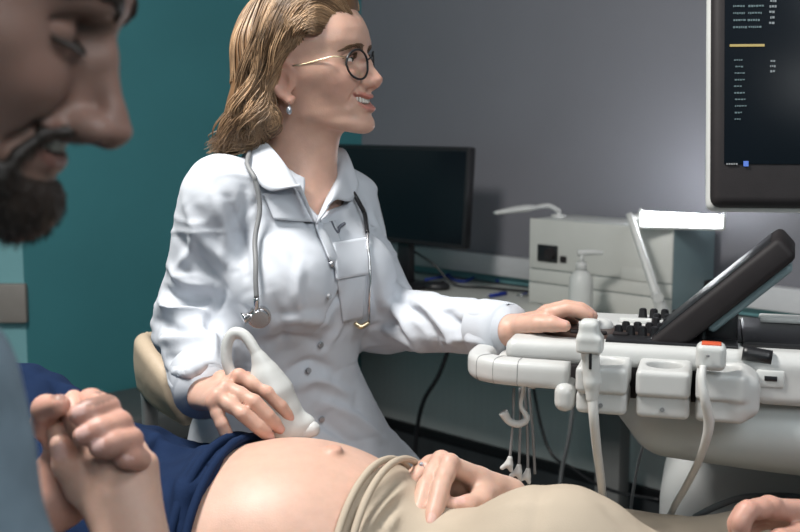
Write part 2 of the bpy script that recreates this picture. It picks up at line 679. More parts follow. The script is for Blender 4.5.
# black monitor
mo = empty('computer_monitor', W(0.5, 0.34, 0.725), 'black switched-off computer monitor on the desk behind the doctor', 'monitor')
tilt = Matrix.Rotation(RW, 4, 'Z') @ Matrix.Rotation(math.radians(-4), 4, 'X')
mc = W(0.505, 0.30, 1.045)
box_obj('housing', mc, (0.67, 0.035, 0.335), M['black'], mo, 0.008, tilt)
fr = np.array(tilt.to_3x3() @ Vector((0, -1, 0)))
box_obj('screen', mc + fr * 0.0172, (0.645, 0.003, 0.305), M['screen_off'], mo, 0.001, tilt)
along('neck', 0.50, 0.56, 0.27, 0.30, 0.74, 0.96, M['black'], mo, 0.005)
along('base_plate', 0.42, 0.66, 0.22, 0.42, 0.726, 0.74, M['black'], mo, 0.005)

def on_desk(x, y, z=0.725):
    """the point of the desk top at pixel (x, y)"""
    u = PX(x, y, 1.0) - np.array([0, 0, CAM_Z])
    t = (z - CAM_Z) / u[2]
    return np.array([0, 0, CAM_Z]) + u * t


kb = empty('computer_keyboard', on_desk(412, 283), 'black keyboard below the switched-off monitor', 'keyboard')
kc = W(0.47, 0.50, 0.738)
box_obj('tray', kc, (0.40, 0.13, 0.018), M['black'], kb, 0.004, RW)
for r in range(4):
    for c in range(13):
        p = W(0.47 - 0.18 + c * 0.03, 0.50 - 0.044 + r * 0.029, 0.750)
        box_obj('key', p, (0.024, 0.023, 0.008), M['dgrey'], kb, 0.002, RW, 1)
p = on_desk(437, 287, 0.735)
ms = empty('computer_mouse', (p[0], p[1], 0.726), 'small black mouse beside the black keyboard', 'mouse')
s = Sdf(); s.ell((p[0], p[1], 0.736), (0.045, 0.03, 0.02)); s.plane((p[0], p[1], 0.727), (0, 0, -1), 0.002)
v, q = s.mesh(0.003); link('shell', np_mesh('shell', v, q), M['black'], ms)
box_obj('scroll_wheel', (p[0] + 0.02, p[1] - 0.005, 0.754), (0.014, 0.005, 0.008), M['dgrey'], ms, 0.002, RW)
cp = [on_desk(x, y, 0.733) for x, y in ((425, 280), (445, 276), (458, 270), (470, 268), (476, 274), (466, 281), (452, 279), (448, 272), (462, 267), (480, 272), (498, 281))]
tag(tube_obj('data_cable', cp, 0.0045, M['blue'], n=90, sides=8), 'coiled blue cable lying on the desk beside the black mouse', 'cable')
cp = [W(0.50, 0.26, 0.86), W(0.60, 0.22, 0.80), W(0.68, 0.2, 0.735), W(0.8, 0.16, 0.732), W(1.0, 0.12, 0.732)]
tag(tube_obj('power_cable', cp, 0.004, M['black'], n=50, sides=8), 'black cable running down from the switched-off monitor over the desk', 'cable')

# pen and keys
a = on_desk(489, 296, 0.732); b = on_desk(513, 292, 0.732)
pn = empty('ballpoint_pen', (a[0], a[1], 0.726), 'blue ballpoint pen lying on the desk', 'pen')
d = (b - a) / np.linalg.norm(b - a)
tube_obj('barrel', [a, a + d * 0.085], [0.006, 0.0065], M['blue'], pn, 6, 10)
tube_obj('tip', [a - d * 0.012, a], [0.0015, 0.0055], M['steel'], pn, 4, 10)
tube_obj('clip', [a + d * 0.05 + [0, 0, 0.008], a + d * 0.083 + [0, 0, 0.008]], 0.0016, M['steel'], pn, 4, 6)
p = on_desk(521, 295, 0.730)
kr = empty('key_bunch', (p[0], p[1], 0.726), 'small bunch of keys on the desk between blue pen and beige case', 'keys')
ang = np.linspace(0, 2 * PI, 20, endpoint=False)
tube_obj('key_ring', [p + 0.013 * np.array([math.cos(t), math.sin(t), 0]) for t in ang], 0.0015, M['steel'], kr, sides=6, closed=True, smooth_path=False)
for k, aa in enumerate((0.3, 1.1)):
    dd = np.array([math.cos(aa), math.sin(aa), 0])
    bm = bmesh.new()
    add_box(bm, p + dd * 0.024, (0.02, 0.014, 0.003), 0.001, aa)
    add_box(bm, p + dd * 0.043, (0.026, 0.006, 0.003), 0.001, aa)
    bm_obj('key', bm, M['blue'] if k else M['steel'], kr)

# beige-grey equipment case
cs = empty('equipment_case', W(1.32, 0.15, 0.725), 'boxy beige-grey equipment case on the desk under the bright lamp', 'case')
s0, s1, t0, t1, z0, z1 = 1.068, 1.583, 0.012, 0.276, 0.727, 0.992
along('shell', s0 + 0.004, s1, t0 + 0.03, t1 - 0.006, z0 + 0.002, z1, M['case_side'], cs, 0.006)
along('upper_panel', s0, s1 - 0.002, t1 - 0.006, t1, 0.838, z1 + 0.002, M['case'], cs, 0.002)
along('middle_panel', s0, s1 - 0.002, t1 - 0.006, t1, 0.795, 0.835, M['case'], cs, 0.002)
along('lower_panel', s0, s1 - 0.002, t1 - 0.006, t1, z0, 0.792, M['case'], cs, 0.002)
along('latch_plate', s0 + 0.345, s0 + 0.465, t1, t1 + 0.004, 0.836, 0.872, M['case'], cs, 0.0015)
along('switch_plate', s0 + 0.035, s0 + 0.112, t1, t1 + 0.005, 0.862, 0.915, M['black'], cs, 0.002)
bm = bmesh.new()
r = bmesh.ops.create_cone(bm, cap_ends=True, segments=24, radius1=0.02, radius2=0.017, depth=0.014)
bmesh.ops.transform(bm, matrix=Matrix.Translation(V3(W(s0 + 0.088, t1 + 0.011, 0.889))) @ Matrix.Rotation(RW, 4, 'Z') @ Matrix.Rotation(PI / 2, 4, 'X'), verts=r['verts'])
bm_obj('knob', bm, M['dgrey'], cs)
along('indicator', s0 + 0.122, s0 + 0.145, t1, t1 + 0.004, 0.865, 0.885, M['dgrey'], cs, 0.001)
along('top_edge', s0 + 0.01, s1 - 0.01, t0 + 0.05, t1 - 0.03, z1 - 0.002, z1 + 0.001, M['white_soft'], cs, 0.001)
along('vent', s1, s1 + 0.003, 0.05, 0.1, 0.76, 0.83, M['dgrey'], cs, 0.001)

# pump bottle
p = np.array([0.519, 3.15, 0.725])
bo = empty('pump_bottle', p, 'white pump bottle standing before the beige-grey equipment case', 'bottle')
prof = [(0, 0.034), (0.004, 0.036), (0.10, 0.035), (0.125, 0.033), (0.14, 0.024), (0.148, 0.015), (0.156, 0.014)]
v, q = tube_arrays([p + [0, 0, z + 0.001] for z, r in prof], [r for z, r in prof], 28)
link('body', np_mesh('body', v, q), M['white_soft'], bo)
tube_obj('collar', [p + [0, 0, 0.15], p + [0, 0, 0.172]], 0.016, M['white'], bo, 3, 18)
tube_obj('pump_stem', [p + [0, 0, 0.17], p + [0, 0, 0.195]], 0.006, M['white'], bo, 3, 10)
tube_obj('nozzle', [p + [-0.012, 0, 0.198], p + [0.03, 0.0, 0.2], p + [0.06, -0.005, 0.199]], [0.009, 0.008, 0.0055], M['white'], bo, 12, 10)

# desk lamp, switched on
lb = np.array([0.745, 3.01, 0.725])
la = empty('desk_lamp', lb, 'white jointed desk lamp shining before the beige-grey case', 'lamp')
tube_obj('base', [lb + [0, 0, 0.001], lb + [0, 0, 0.012], lb + [0, 0, 0.018]], [0.06, 0.06, 0.03], M['white'], la, 6, 32, smooth_path=False)
j = PX(657, 297, 3.0); top = PX(629, 214, 3.12)
tube_obj('lower_arm', [lb + [0.0, 0, 0.015], (lb + j) / 2, j], [0.017, 0.016, 0.015], M['white'], la, 16, 14)
bm = bmesh.new(); r = bmesh.ops.create_cone(bm, cap_ends=True, segments=20, radius1=0.014, radius2=0.014, depth=0.032)
bmesh.ops.transform(bm, matrix=Matrix.Translation(V3(j)) @ Matrix.Rotation(PI / 2, 4, 'X'), verts=r['verts'])
bm_obj('joint', bm, M['white'], la)
tube_obj('upper_arm', [j, j * 0.5 + top * 0.5, top], [0.0125, 0.011, 0.0095], M['white'], la, 16, 14)
h0 = PX(631, 218, 3.13); h1 = PX(640, 217, 3.15); h2 = PX(724, 221, 3.08)
tube_obj('swivel', [h0, h1], 0.010, M['white'], la, 4, 12)
hc = (h1 + h2) / 2; hl = np.linalg.norm(h2 - h1)
hr = Matrix.Rotation(math.atan2((h2 - h1)[1], (h2 - h1)[0]), 4, 'Z') @ Matrix.Rotation(math.radians(-38), 4, 'X')
up = np.array(hr.to_3x3() @ Vector((0, 0, 1)))
hr = Matrix.Rotation(math.atan2((h2 - h1)[1], (h2 - h1)[0]), 4, 'Z') @ Matrix.Rotation(math.radians(20), 4, 'X')
up = np.array(hr.to_3x3() @ Vector((0, 0, 1)))
hd = box_obj('lamp_head', hc - up * 0.016, (hl, 0.060, 0.008), M['white'], la, 0.0035, hr, 3)
for _p in (h1, h2):
    box_obj('end_cap', _p, (0.008, 0.040, 0.038), M['white_soft'], hd, 0.003, hr, 2)
M['tube_light'] = mat('lamp_diffuser', (0.9, 0.92, 0.95), 0.5, noise=0.02, emit=(0.93, 0.96, 1.0), estr=60.0)
tube_obj('diffuser', [h1 + (h2 - h1) * 0.03, hc, h2 - (h2 - h1) * 0.03], 0.0155, M['tube_light'], hd, 8, 20)

# second lamp, switched off, bent over the case
l2 = W(1.10, 0.17, 0.9935)
la = empty('gooseneck_lamp', l2, 'slim white gooseneck lamp standing on the left end of the beige-grey case', 'lamp')
nk = [l2 + [0, 0, 0.004], l2 + [0, 0, 0.018], PX(557, 210, 3.53), PX(549, 206, 3.52), PX(538, 207, 3.50)]
tube_obj('neck', nk, 0.008, M['white'], la, 40, 10)
hd = [PX(541, 207, 3.505), PX(520, 209, 3.47), PX(495, 213, 3.43)]
tube_obj('lamp_head', hd, [0.010, 0.026, 0.022, 0.012], M['white'], la, 24, 16, flat=0.45, up=(0, 0, 1))
tube_obj('lamp_base', [l2, l2 + [0, 0, 0.008]], [0.026, 0.022], M['white'], la, 4, 24)

# black cable hanging below the desk
w0 = W(0.52, 0.3, 0.69)
hp = [PX(456, 352, 3.3), PX(440, 372, 3.35), PX(424, 400, 3.42), PX(417, 430, 3.5), PX(414, 470, 3.55)]
hp[0][2] = 0.69
tag(tube_obj('hanging_cable', hp, 0.007, M['black'], n=50, sides=8), 'black cable hanging in a curve below the desk', 'cable')
hp = [PX(577, 390, 2.85), PX(570, 430, 2.9), PX(562, 470, 2.95), PX(556, 520, 3.0)]
hp[0] = np.array([hp[0][0], hp[0][1], 0.694])
tag(tube_obj('hanging_cable', hp, 0.006, M['cable_grey'], n=40, sides=8), 'grey cable hanging straight below the desk behind the white hook', 'cable')
hp = [PX(520, 400, 3.4), PX(545, 440, 3.3), PX(575, 470, 3.2), PX(610, 490, 3.1), PX(660, 500, 3.0)]
hp[0][2] = 0.694
tag(tube_obj('hanging_cable', hp, 0.005, M['black'], n=40, sides=8), 'thin dark cable sagging to the floor under the desk', 'cable')
# ------------------------------------------------------------ ultrasound machine
CA = math.radians(-16)
CO = np.array([0.0957, 1.42])
CB = np.array([math.cos(CA), math.sin(CA)])
CQ = np.array([-math.sin(CA), math.cos(CA)])
CR = np.array(Matrix.Rotation(CA, 3, 'Z'))


def CT(p, q, z):
    w = CO + CB * p + CQ * q
    return np.array([w[0], w[1], z])


M['cool_white'] = mat('cool_grey_plastic', (0.50, 0.54, 0.54), 0.4, noise=0.02, nscale=15)
um = empty('ultrasound_machine', CT(0.50, 0.57, 0), 'white ultrasound machine on a cart with keyboard, tilted touch panel and big screen', 'ultrasound machine')


def cbox(name, p0, p1, q0, q1, z0, z1, m, parent=um, bevel=0.004, seg=2):
    return box_obj(name, CT((p0 + p1) / 2, (q0 + q1) / 2, (z0 + z1) / 2), (abs(p1 - p0), abs(q1 - q0), abs(z1 - z0)), m, parent, bevel, CA, seg)


# control panel slab with rounded left end
s = Sdf()
s.box(CT(0.44, 0.155, 0.9975), (0.405, 0.125, 0.0165), 0.013, CR)
s.cone(CT(0.07, 0.07, 0.994), CT(0.07, 0.24, 0.994), 0.018, 0.018, 0.01)
s.box(CT(0.60, 0.15, 0.978), (0.25, 0.125, 0.03), 0.012, CR, 0.01)
s.box(CT(0.40, 0.16, 0.965), (0.34, 0.10, 0.02), 0.012, CR, 0.01)
v, q = s.mesh(0.003)
link('control_panel', np_mesh('control_panel', v, q), M['white'], um)
# brown console plate, left
s = Sdf(); s.ell(CT(0.135, 0.115, 1.0125), (0.09, 0.055, 0.006), CR)
v, q = s.mesh(0.002); link('console_plate', np_mesh('console_plate', v, q), M['brown_panel'], um)
for k in range(3):
    cbox('button', 0.115 + k * 0.028, 0.135 + k * 0.028, 0.078, 0.088, 1.016, 1.021, M['dgrey'], um, 0.002)
# trackball and slider near the hand
s = Sdf(); s.ell(CT(0.15, 0.13, 1.018), (0.018, 0.018, 0.013)); v, q = s.mesh(0.002)
link('trackball', np_mesh('trackball', v, q), M['white'], um)
cbox('slider', 0.17, 0.235, 0.19, 0.205, 1.0135, 1.0205, M['white_soft'], um, 0.002)
cbox('key_plate', 0.165, 0.33, 0.045, 0.085, 1.0135, 1.0175, M['black'], um, 0.001)
cbox('key_plate', 0.30, 0.37, 0.085, 0.25, 1.0135, 1.0175, M['black'], um, 0.001)
kb_first = None
for r, (qq, p0, n) in enumerate(((0.235, 0.20, 8), (0.195, 0.222, 7), (0.160, 0.222, 7), (0.120, 0.185, 8), (0.09, 0.178, 8))):
    for c in range(n):
        p = CT(p0 + c * 0.0155, qq, 1.0215)
        if kb_first is None:
            bm = bmesh.new()
            rr = bmesh.ops.create_cone(bm, cap_ends=True, segments=12, radius1=0.0068, radius2=0.0052, depth=0.015)
            bmesh.ops.bevel(bm, geom=[e for e in bm.edges if e.calc_face_angle(0) > 0.8], offset=0.0012, segments=2, affect='EDGES')
            bmesh.ops.transform(bm, matrix=Matrix.Translation(V3(p)), verts=bm.verts)
            kb_first = bm_obj('key', bm, M['black'], um); kb_p = p
        else:
            k2 = kb_first.copy(); COL.objects.link(k2)
            k2.location = V3(p - kb_p)
# tilted touch panel
ta = math.radians(42.5)
def TP(l, n, qq):  # along the incline, along its normal (down right), depth
    return CT(0.224 + l * math.cos(ta) + n * math.sin(ta), qq, 1.016 + l * math.sin(ta) - n * math.cos(ta))
tr = Matrix.Rotation(CA - 0.06, 4, 'Z') @ Matrix.Rotation(-ta, 4, 'Y')
tp = box_obj('touch_panel', TP(0.103, 0.016, 0.12), (0.212, 0.15, 0.034), M['dgrey'], um, 0.008, tr, 3)
box_obj('touch_screen', TP(0.103, -0.0012, 0.12), (0.185, 0.13, 0.002), M['black'], tp, 0.0005, tr)
box_obj('back_cover', TP(0.13, 0.038, 0.125), (0.13, 0.13, 0.012), M['case_side'], tp, 0.006, tr, 3)
cbox('panel_foot', 0.285, 0.33, 0.09, 0.2, 1.012, 1.055, M['black'], um, 0.006)
# dark tray behind the touch panel
cbox('tray', 0.335, 0.62, 0.06, 0.24, 1.013, 1.022, M['black'], um, 0.004)
cbox('tray_lip', 0.36, 0.62, 0.2, 0.235, 1.022, 1.030, M['white_soft'], um, 0.003)
tube_obj('tray_mouth', [CT(0.335, 0.03, 1.013), CT(0.37, 0.029, 1.009)], 0.009, M['black'], um, 6, 12)
# usb port in its frame
pf = cbox('port_frame', 0.352, 0.386, 0.022, 0.03, 0.972, 0.994, M['white_soft'], um, 0.003)
cbox('usb_port', 0.362, 0.377, 0.0205, 0.024, 0.981, 0.987, M['black'], pf, 0.0005)
# wrap-around grip rail, left
path = [CT(0.125, 0.0, 0.977), CT(0.06, -0.001, 0.978), CT(0.025, 0.008, 0.978), CT(0.004, 0.03, 0.978), CT(-0.002, 0.07, 0.978), CT(0.004, 0.12, 0.978), CT(0.03, 0.15, 0.978), CT(0.07, 0.16, 0.978)]
tube_obj('grip_rail', path, [0.0175, 0.0175, 0.0175, 0.017, 0.016, 0.015, 0.014, 0.012], M['white'], um, 60, 28, flat=0.98, up=(0, 0, 1), sq=4)
for t in (0.14, 0.24, 0.34):
    c = catmull(path, 60)
    i = int(t * 59)
    tube_obj('rail_seam', [c[i], c[i] + (c[i + 1] - c[i]) * 0.12], 0.0178, M['cable_grey'], um, 3, 28, up=(0, 0, 1), sq=4)
cbox('rail_bridge', 0.02, 0.09, 0.06, 0.1, 0.966, 0.986, M['white'], um, 0.005)
# three probe cups along the near side
for k, (p0, p1) in enumerate(((0.139, 0.199), (0.212, 0.274), (0.2825, 0.338))):
    s = Sdf()
    pc = (p0 + p1) / 2; hw = (p1 - p0) / 2
    s.box(CT(pc, -0.004, 0.9825), (hw + 0.0015, 0.040, 0.0165), 0.006, CR)
    s.box(CT(pc, -0.002, 0.953), (hw + 0.001, 0.036, 0.0145), 0.007, CR, 0.002)
    if k == 2:
        s.box(CT(p1 - 0.002, 0.0, 0.970), (0.020, 0.038, 0.028), 0.017, CR, 0.01)
    s.cone(CT(pc, 0.0, 0.99), CT(pc, 0.0, 1.02), 0.021, 0.025, 0.003, 's')
    s.cone(CT(pc, 0.0, 0.93), CT(pc, 0.0, 1.0), 0.017, 0.021, 0.003, 's')
    v, q = s.mesh(0.0018, smooth=1)
    cu = link('probe_cup', np_mesh('probe_cup', v, q), M['white'], um)
    if k < 2:
        bm = bmesh.new()
        r = bmesh.ops.create_cone(bm, cap_ends=True, segments=16, radius1=0.0028, radius2=0.0028, depth=0.002)
        bmesh.ops.transform(bm, matrix=Matrix.Translation(V3(CT(pc, -0.0395, 0.951))) @ Matrix.Rotation(CA, 4, 'Z') @ Matrix.Rotation(PI / 2, 4, 'X'), verts=r['verts'])
        bm_obj('screw', bm, M['cable_grey'], cu)
cbox('cup_bridge', 0.12, 0.35, 0.028, 0.05, 0.945, 0.985, M['dgrey'], um, 0.004)
# round cup left of the first slot
s = Sdf()
s.box(CT(0.122, 0.0, 0.953), (0.013, 0.030, 0.018), 0.012, CR)
v, q = s.mesh(0.002); link('lower_cup', np_mesh('lower_cup', v, q), M['white'], um)
# belly of the cart under the panel
s = Sdf()
s.box(CT(0.56, 0.26, 0.90), (0.36, 0.2, 0.045), 0.045, CR)
s.ell(CT(0.50, 0.20, 0.905), (0.34, 0.17, 0.07), CR, 0.05)
s.box(CT(0.80, 0.3, 0.87), (0.2, 0.18, 0.06), 0.05, CR, 0.06)
v, q = s.mesh(0.006); link('underside_shell', np_mesh('underside_shell', v, q), M['cool_white'], um)
# base body
bc = CT(0.50, 0.57, 0)
s = Sdf()
s.box(bc + [-0.02, 0, 0.44], (0.26, 0.2, 0.355), 0.14, CR)
s.box(bc + [0, 0, 0.12], (0.3, 0.24, 0.05), 0.04, CR, 0.05)
v, q = s.mesh(0.008); link('base_body', np_mesh('base_body', v, q), M['white'], um)
cbox('lift_column', 0.46, 0.60, 0.44, 0.58, 0.74, 0.9, M['dgrey'], um, 0.02)
for dp in (-0.22, 0.22):
    for dq in (-0.17, 0.17):
        c = CT(0.50 + dp, 0.57 + dq, 0.035)
        ax = CR @ np.array([0, 0.018, 0])
        tube_obj('caster', [c - ax, c + ax], 0.034, M['black'], um, 3, 20)
# big display on its arm
MY, MT = math.radians(7), math.radians(-12)
mr = Matrix.Rotation(-MY, 4, 'Z') @ Matrix.Rotation(MT, 4, 'X')
mR = np.array(mr.to_3x3())
bl = PX(711.5, 206.5, 1.55)
MWD, MHT = 0.50, 0.36
mcen = bl + mR @ np.array([MWD / 2, 0, MHT / 2])
dm = box_obj('display', mcen + mR @ np.array([0, 0.012, 0]), (MWD, 0.03, MHT), M['dgrey'], um, 0.014, mr, 4)
s = Sdf(); s.box(mcen + mR @ np.array([0, 0.027, 0]), (MWD / 2 + 0.004, 0.014, MHT / 2 + 0.004), 0.012, mR)
v, q = s.mesh(0.004); link('display_rim', np_mesh('display_rim', v, q), M['white_soft'], dm)
M['screen_on'] = mat('lit_dark_screen', (0.004, 0.006, 0.009), 0.25, noise=0.1, nscale=5, emit=(0.02, 0.035, 0.045), estr=0.06, spec=0.12)
SX0, SZ0 = 0.0165, 0.062
scr = box_obj('screen', mcen + mR @ np.array([0, -0.0036, 0.022]), (MWD - 0.033, 0.002, MHT - 0.075), M['screen_on'], dm, 0.0005, mr)


def on_screen(dx, dz, w, h, m, name, parent=scr):
    c = bl + mR @ np.array([dx + w / 2, -0.0055, dz - h / 2])
    return box_obj(name, c, (w, 0.0008, h), m, parent, 0, mr)


def glow(name, col, st):
    return mat(name, tuple(c * 0.08 for c in col), 0.4, noise=0.02, emit=col, estr=st)


M['ui_yellow'] = glow('screen_yellow', (0.75, 0.55, 0.12), 0.45)
M['ui_teal'] = glow('screen_teal', (0.25, 0.5, 0.55), 0.12)
M['ui_white'] = glow('screen_white', (0.6, 0.7, 0.75), 0.2)
M['ui_blue'] = glow('logo_blue', (0.05, 0.18, 0.75), 0.7)


def rows(name, items, m, parent=scr):
    bm = bmesh.new()
    for dx, dz, w, h in items:
        c = bl + mR @ np.array([dx + w / 2, -0.0053, dz - h / 2])
        add_box(bm, c, (w, 0.0008, h), 0, mr)
    return bm_obj(name, bm, m, parent, False)


px = 1.55 / F_PX
def sp(x, y): return ((x - 711.5) * px * 1.01, (206.5 - y) * px * 1.03)
def txt(x, y, n, wmin, wmax, step, h=0.0022, seed=1):
    """short lines of small unreadable lettering"""
    rg = random.Random(seed)
    out = []
    for i in range(n):
        a, b = sp(x + rg.uniform(0, 1.5), y + i * step)
        w = rg.uniform(wmin, wmax) * px
        k = a
        while k < a + w:
            ww = rg.uniform(0.0015, 0.0035)
            out.append((k, b, ww, h * rg.uniform(0.7, 1.0)))
            k += ww + 0.0009
    return out
a, b = sp(728, 47)
yb = on_screen(a, b, 34 * px, 0.0034, M['ui_yellow'], 'highlight_bar')
rows('readout_lines', txt(732, 62, 10, 5, 11, 6.5, seed=3), M['ui_teal'])
rows('readout_headings', txt(745, 8, 4, 10, 15, 7, 0.003, 5), M['ui_teal'])
rows('readout_labels', txt(731, 8, 4, 8, 12, 7, 0.003, 8), M['ui_teal'])
rows('readout_figures', txt(766, 3, 5, 4, 6, 5.5, 0.0035, 6), M['ui_white'])
rows('readout_cursor', txt(767, 63, 3, 3, 6, 5, 0.003, 7), M['ui_white'])
a, b = sp(741.5, 162)
on_screen(a, b - 0.0005, 0.0068, 0.0075, M['ui_blue'], 'logo_square', dm)
a, b = sp(725, 164.5)
rows('bezel_mark', [(a + k * 0.0032, b, 0.0024, 0.0022) for k in range(5)], M['cable_grey'], dm)
# arm that carries the display
ac = mcen + mR @ np.array([0, 0.04, -0.02])
tube_obj('display_arm', [ac, ac + [0.02, 0.06, -0.03], CT(0.75, 0.4, 1.2), CT(0.72, 0.4, 1.0), CT(0.70, 0.4, 0.9)], 0.028, M['white_soft'], um, 40, 14)

# hook for cables under the rail
hk = empty('cable_hook', PX(520, 388, 1.44), 'white hook hanging under the left grip rail of the machine', 'hook')
hpts = [CT(0.062, 0.03, 0.962), CT(0.061, 0.03, 0.945), CT(0.058, 0.03, 0.925), PX(527, 418, 1.43), PX(519, 424, 1.43), PX(509, 421, 1.43), PX(503, 412, 1.43)]
tube_obj('hook_bow', hpts, [0.0028, 0.0028, 0.003, 0.0045, 0.005, 0.005, 0.0065], M['white'], hk, 40, 10)
tube_obj('peg', [CT(0.075, 0.02, 0.968), CT(0.075, 0.012, 0.955)], 0.005, M['white'], hk, 4, 10)
tube_obj('peg', [CT(0.045, 0.02, 0.968), CT(0.045, 0.02, 0.956)], 0.004, M['cable_grey'], hk, 4, 10)

# clip leads hanging from the hook
for k, (x0, x1, yb, lab) in enumerate(((513, 510, 470, 'thin grey lead with a white clip, leftmost of the leads on the hook'),
                                      (519, 519, 478, 'thin grey lead with a white clip, second of the leads on the hook'),
                                      (524, 528, 482, 'thin grey lead with a white clip, third of the leads on the hook'),
                                      (528, 535, 486, 'thin grey lead without a clip beside the clipped leads on the hook'))):
    d = 1.435 + k * 0.006
    a = PX(x0 + 1, 388, d); b = PX(x1, yb - 12, d)
    ld = empty('clip_lead', b, lab, 'lead', 'leads on the hook')
    tube_obj('lead_cable', [a, a * 0.5 + b * 0.5 + [0.001, 0, 0], b], 0.0019, M['cable_grey'], ld, 20, 6)
    if k < 3:
        c1 = PX(x1 - 2, yb, d)
        s = Sdf()
        s.cone(b, b + (c1 - b) * 0.5, 0.0035, 0.0055, 0.002)
        s.cone(b + (c1 - b) * 0.5, c1 + [0.004, 0, 0], 0.005, 0.003, 0.002)
        s.cone(b + (c1 - b) * 0.4, c1 + [-0.008, 0, 0.003], 0.004, 0.003, 0.002)
        v, q = s.mesh(0.0012, smooth=0); link('clip', np_mesh('clip', v, q), M['white'], ld)

# probes standing in the slots
def probe(label, x, ytop, ybot, d, m_top, w, slot):
    top = PX(x, ytop, d); bot = PX(x - 1, ybot, d)
    pr = empty('ultrasound_probe', bot, label, 'probe')
    return pr, top, bot
top = PX(588.5, 323, 1.335); bot = PX(590, 352, 1.335)
pr = empty('ultrasound_probe', bot, 'white ultrasound probe with a dark slit in the cup rail near the doctor\'s hand', 'probe')
s = Sdf()
s.box(bot + [0, 0, 0.010], (0.0160, 0.015, 0.011), 0.005, CR)
s.box((top + bot) / 2 + [0, 0, 0.010], (0.0125, 0.013, 0.013), 0.008, CR, 0.008)
s.plane(PX(590, 351.5, 1.335), (0, 0, -1), 0.001)
v, q = s.mesh(0.0016); link('probe_head', np_mesh('probe_head', v, q), M['white_soft'], pr)
s = Sdf()
lo_ = PX(592, 398, 1.335)
s.cone(bot + [0, 0, 0.002], lo_ + [0, 0, 0.02], 0.0115, 0.0105, 0.004)
s.cone(lo_ + [0, 0, 0.02], lo_, 0.0105, 0.0075, 0.004)
v, q = s.mesh(0.0016); bd = link('probe_grip', np_mesh('probe_grip', v, q), M['white_soft'], pr)
box_obj('slit', PX(590.5, 359, 1.323), (0.0035, 0.003, 0.026), M['black'], bd, 0.001, CA)
cpts = [lo_ + [0, 0, 0.006], PX(594, 420, 1.335), PX(597, 450, 1.36), PX(601, 480, 1.40), PX(603, 505, 1.46), PX(606, 540, 1.54), np.array([0.30, 1.58, 0.45]), np.array([0.40, 1.62, 0.25])]
tube_obj('probe_cable', cpts, [0.0066, 0.006, 0.0055, 0.0055, 0.0055, 0.0055], M['cable_white'], pr, 60, 12)
top = PX(711, 346, 1.30); bot = PX(711, 366, 1.30)
pr = empty('ultrasound_probe', bot, 'white ultrasound probe with a red top in the end cup of the machine', 'probe')
s = Sdf()
s.box((top + bot) / 2, (0.0175, 0.015, 0.016), 0.008, CR)
v, q = s.mesh(0.0016); pb = link('probe_head', np_mesh('probe_head', v, q), M['white_soft'], pr)
box_obj('red_cap', top + [0.0, -0.002, 0.0028], (0.023, 0.018, 0.004), M['red'], pr, 0.0015, CA)
box_obj('button', PX(708, 356, 1.283), (0.004, 0.003, 0.003), M['cable_grey'], pb, 0.001, CA)
cpts = [PX(703, 366, 1.285), PX(702, 380, 1.278), PX(705, 400, 1.275), PX(709, 420, 1.285), PX(706, 440, 1.30), PX(697, 465, 1.34), PX(684, 490, 1.40), PX(672, 512, 1.45), PX(664, 545, 1.55), np.array([0.42, 1.62, 0.4])]
tube_obj('probe_cable', cpts, [0.0042, 0.0055, 0.0065, 0.005, 0.0045, 0.0045, 0.0045], M['cable_white'], pr, 70, 12)
# cable lying over the base
cpts = [PX(695, 517, 1.66), PX(715, 507, 1.62), PX(740, 498, 1.60), PX(765, 496, 1.60), PX(790, 496, 1.62), PX(815, 500, 1.66)]
tag(tube_obj('base_cable', cpts, 0.005, M['cable_grey'], n=50, sides=8), 'grey cable curving over the white base of the ultrasound machine', 'cable')
cpts = [PX(645, 440, 1.9), PX(638, 465, 1.95), PX(632, 500, 2.0), PX(628, 545, 2.1)]
tag(tube_obj('thin_cable', cpts, 0.003, M['cable_grey'], n=40, sides=8), 'thin grey cable hanging beside the grey desk leg', 'cable')
# ------------------------------------------------------------ people: heads and hands as implicit shapes
def axes(yaw, pitch, roll=0.0):
    """columns forward, left, up; yaw about Z, pitch up positive"""
    m = Matrix.Rotation(yaw, 3, 'Z') @ Matrix.Rotation(-pitch, 3, 'Y') @ Matrix.Rotation(roll, 3, 'X')
    return np.array(m)


def smooth_table(z, v, n=400, w=9):
    zz = np.linspace(z[0], z[-1], n)
    vv = np.interp(zz, z, v)
    k = np.hanning(w * 2 + 1); k /= k.sum()
    vp = np.pad(vv, w, mode='edge')
    return zz, np.convolve(vp, k, 'valid')


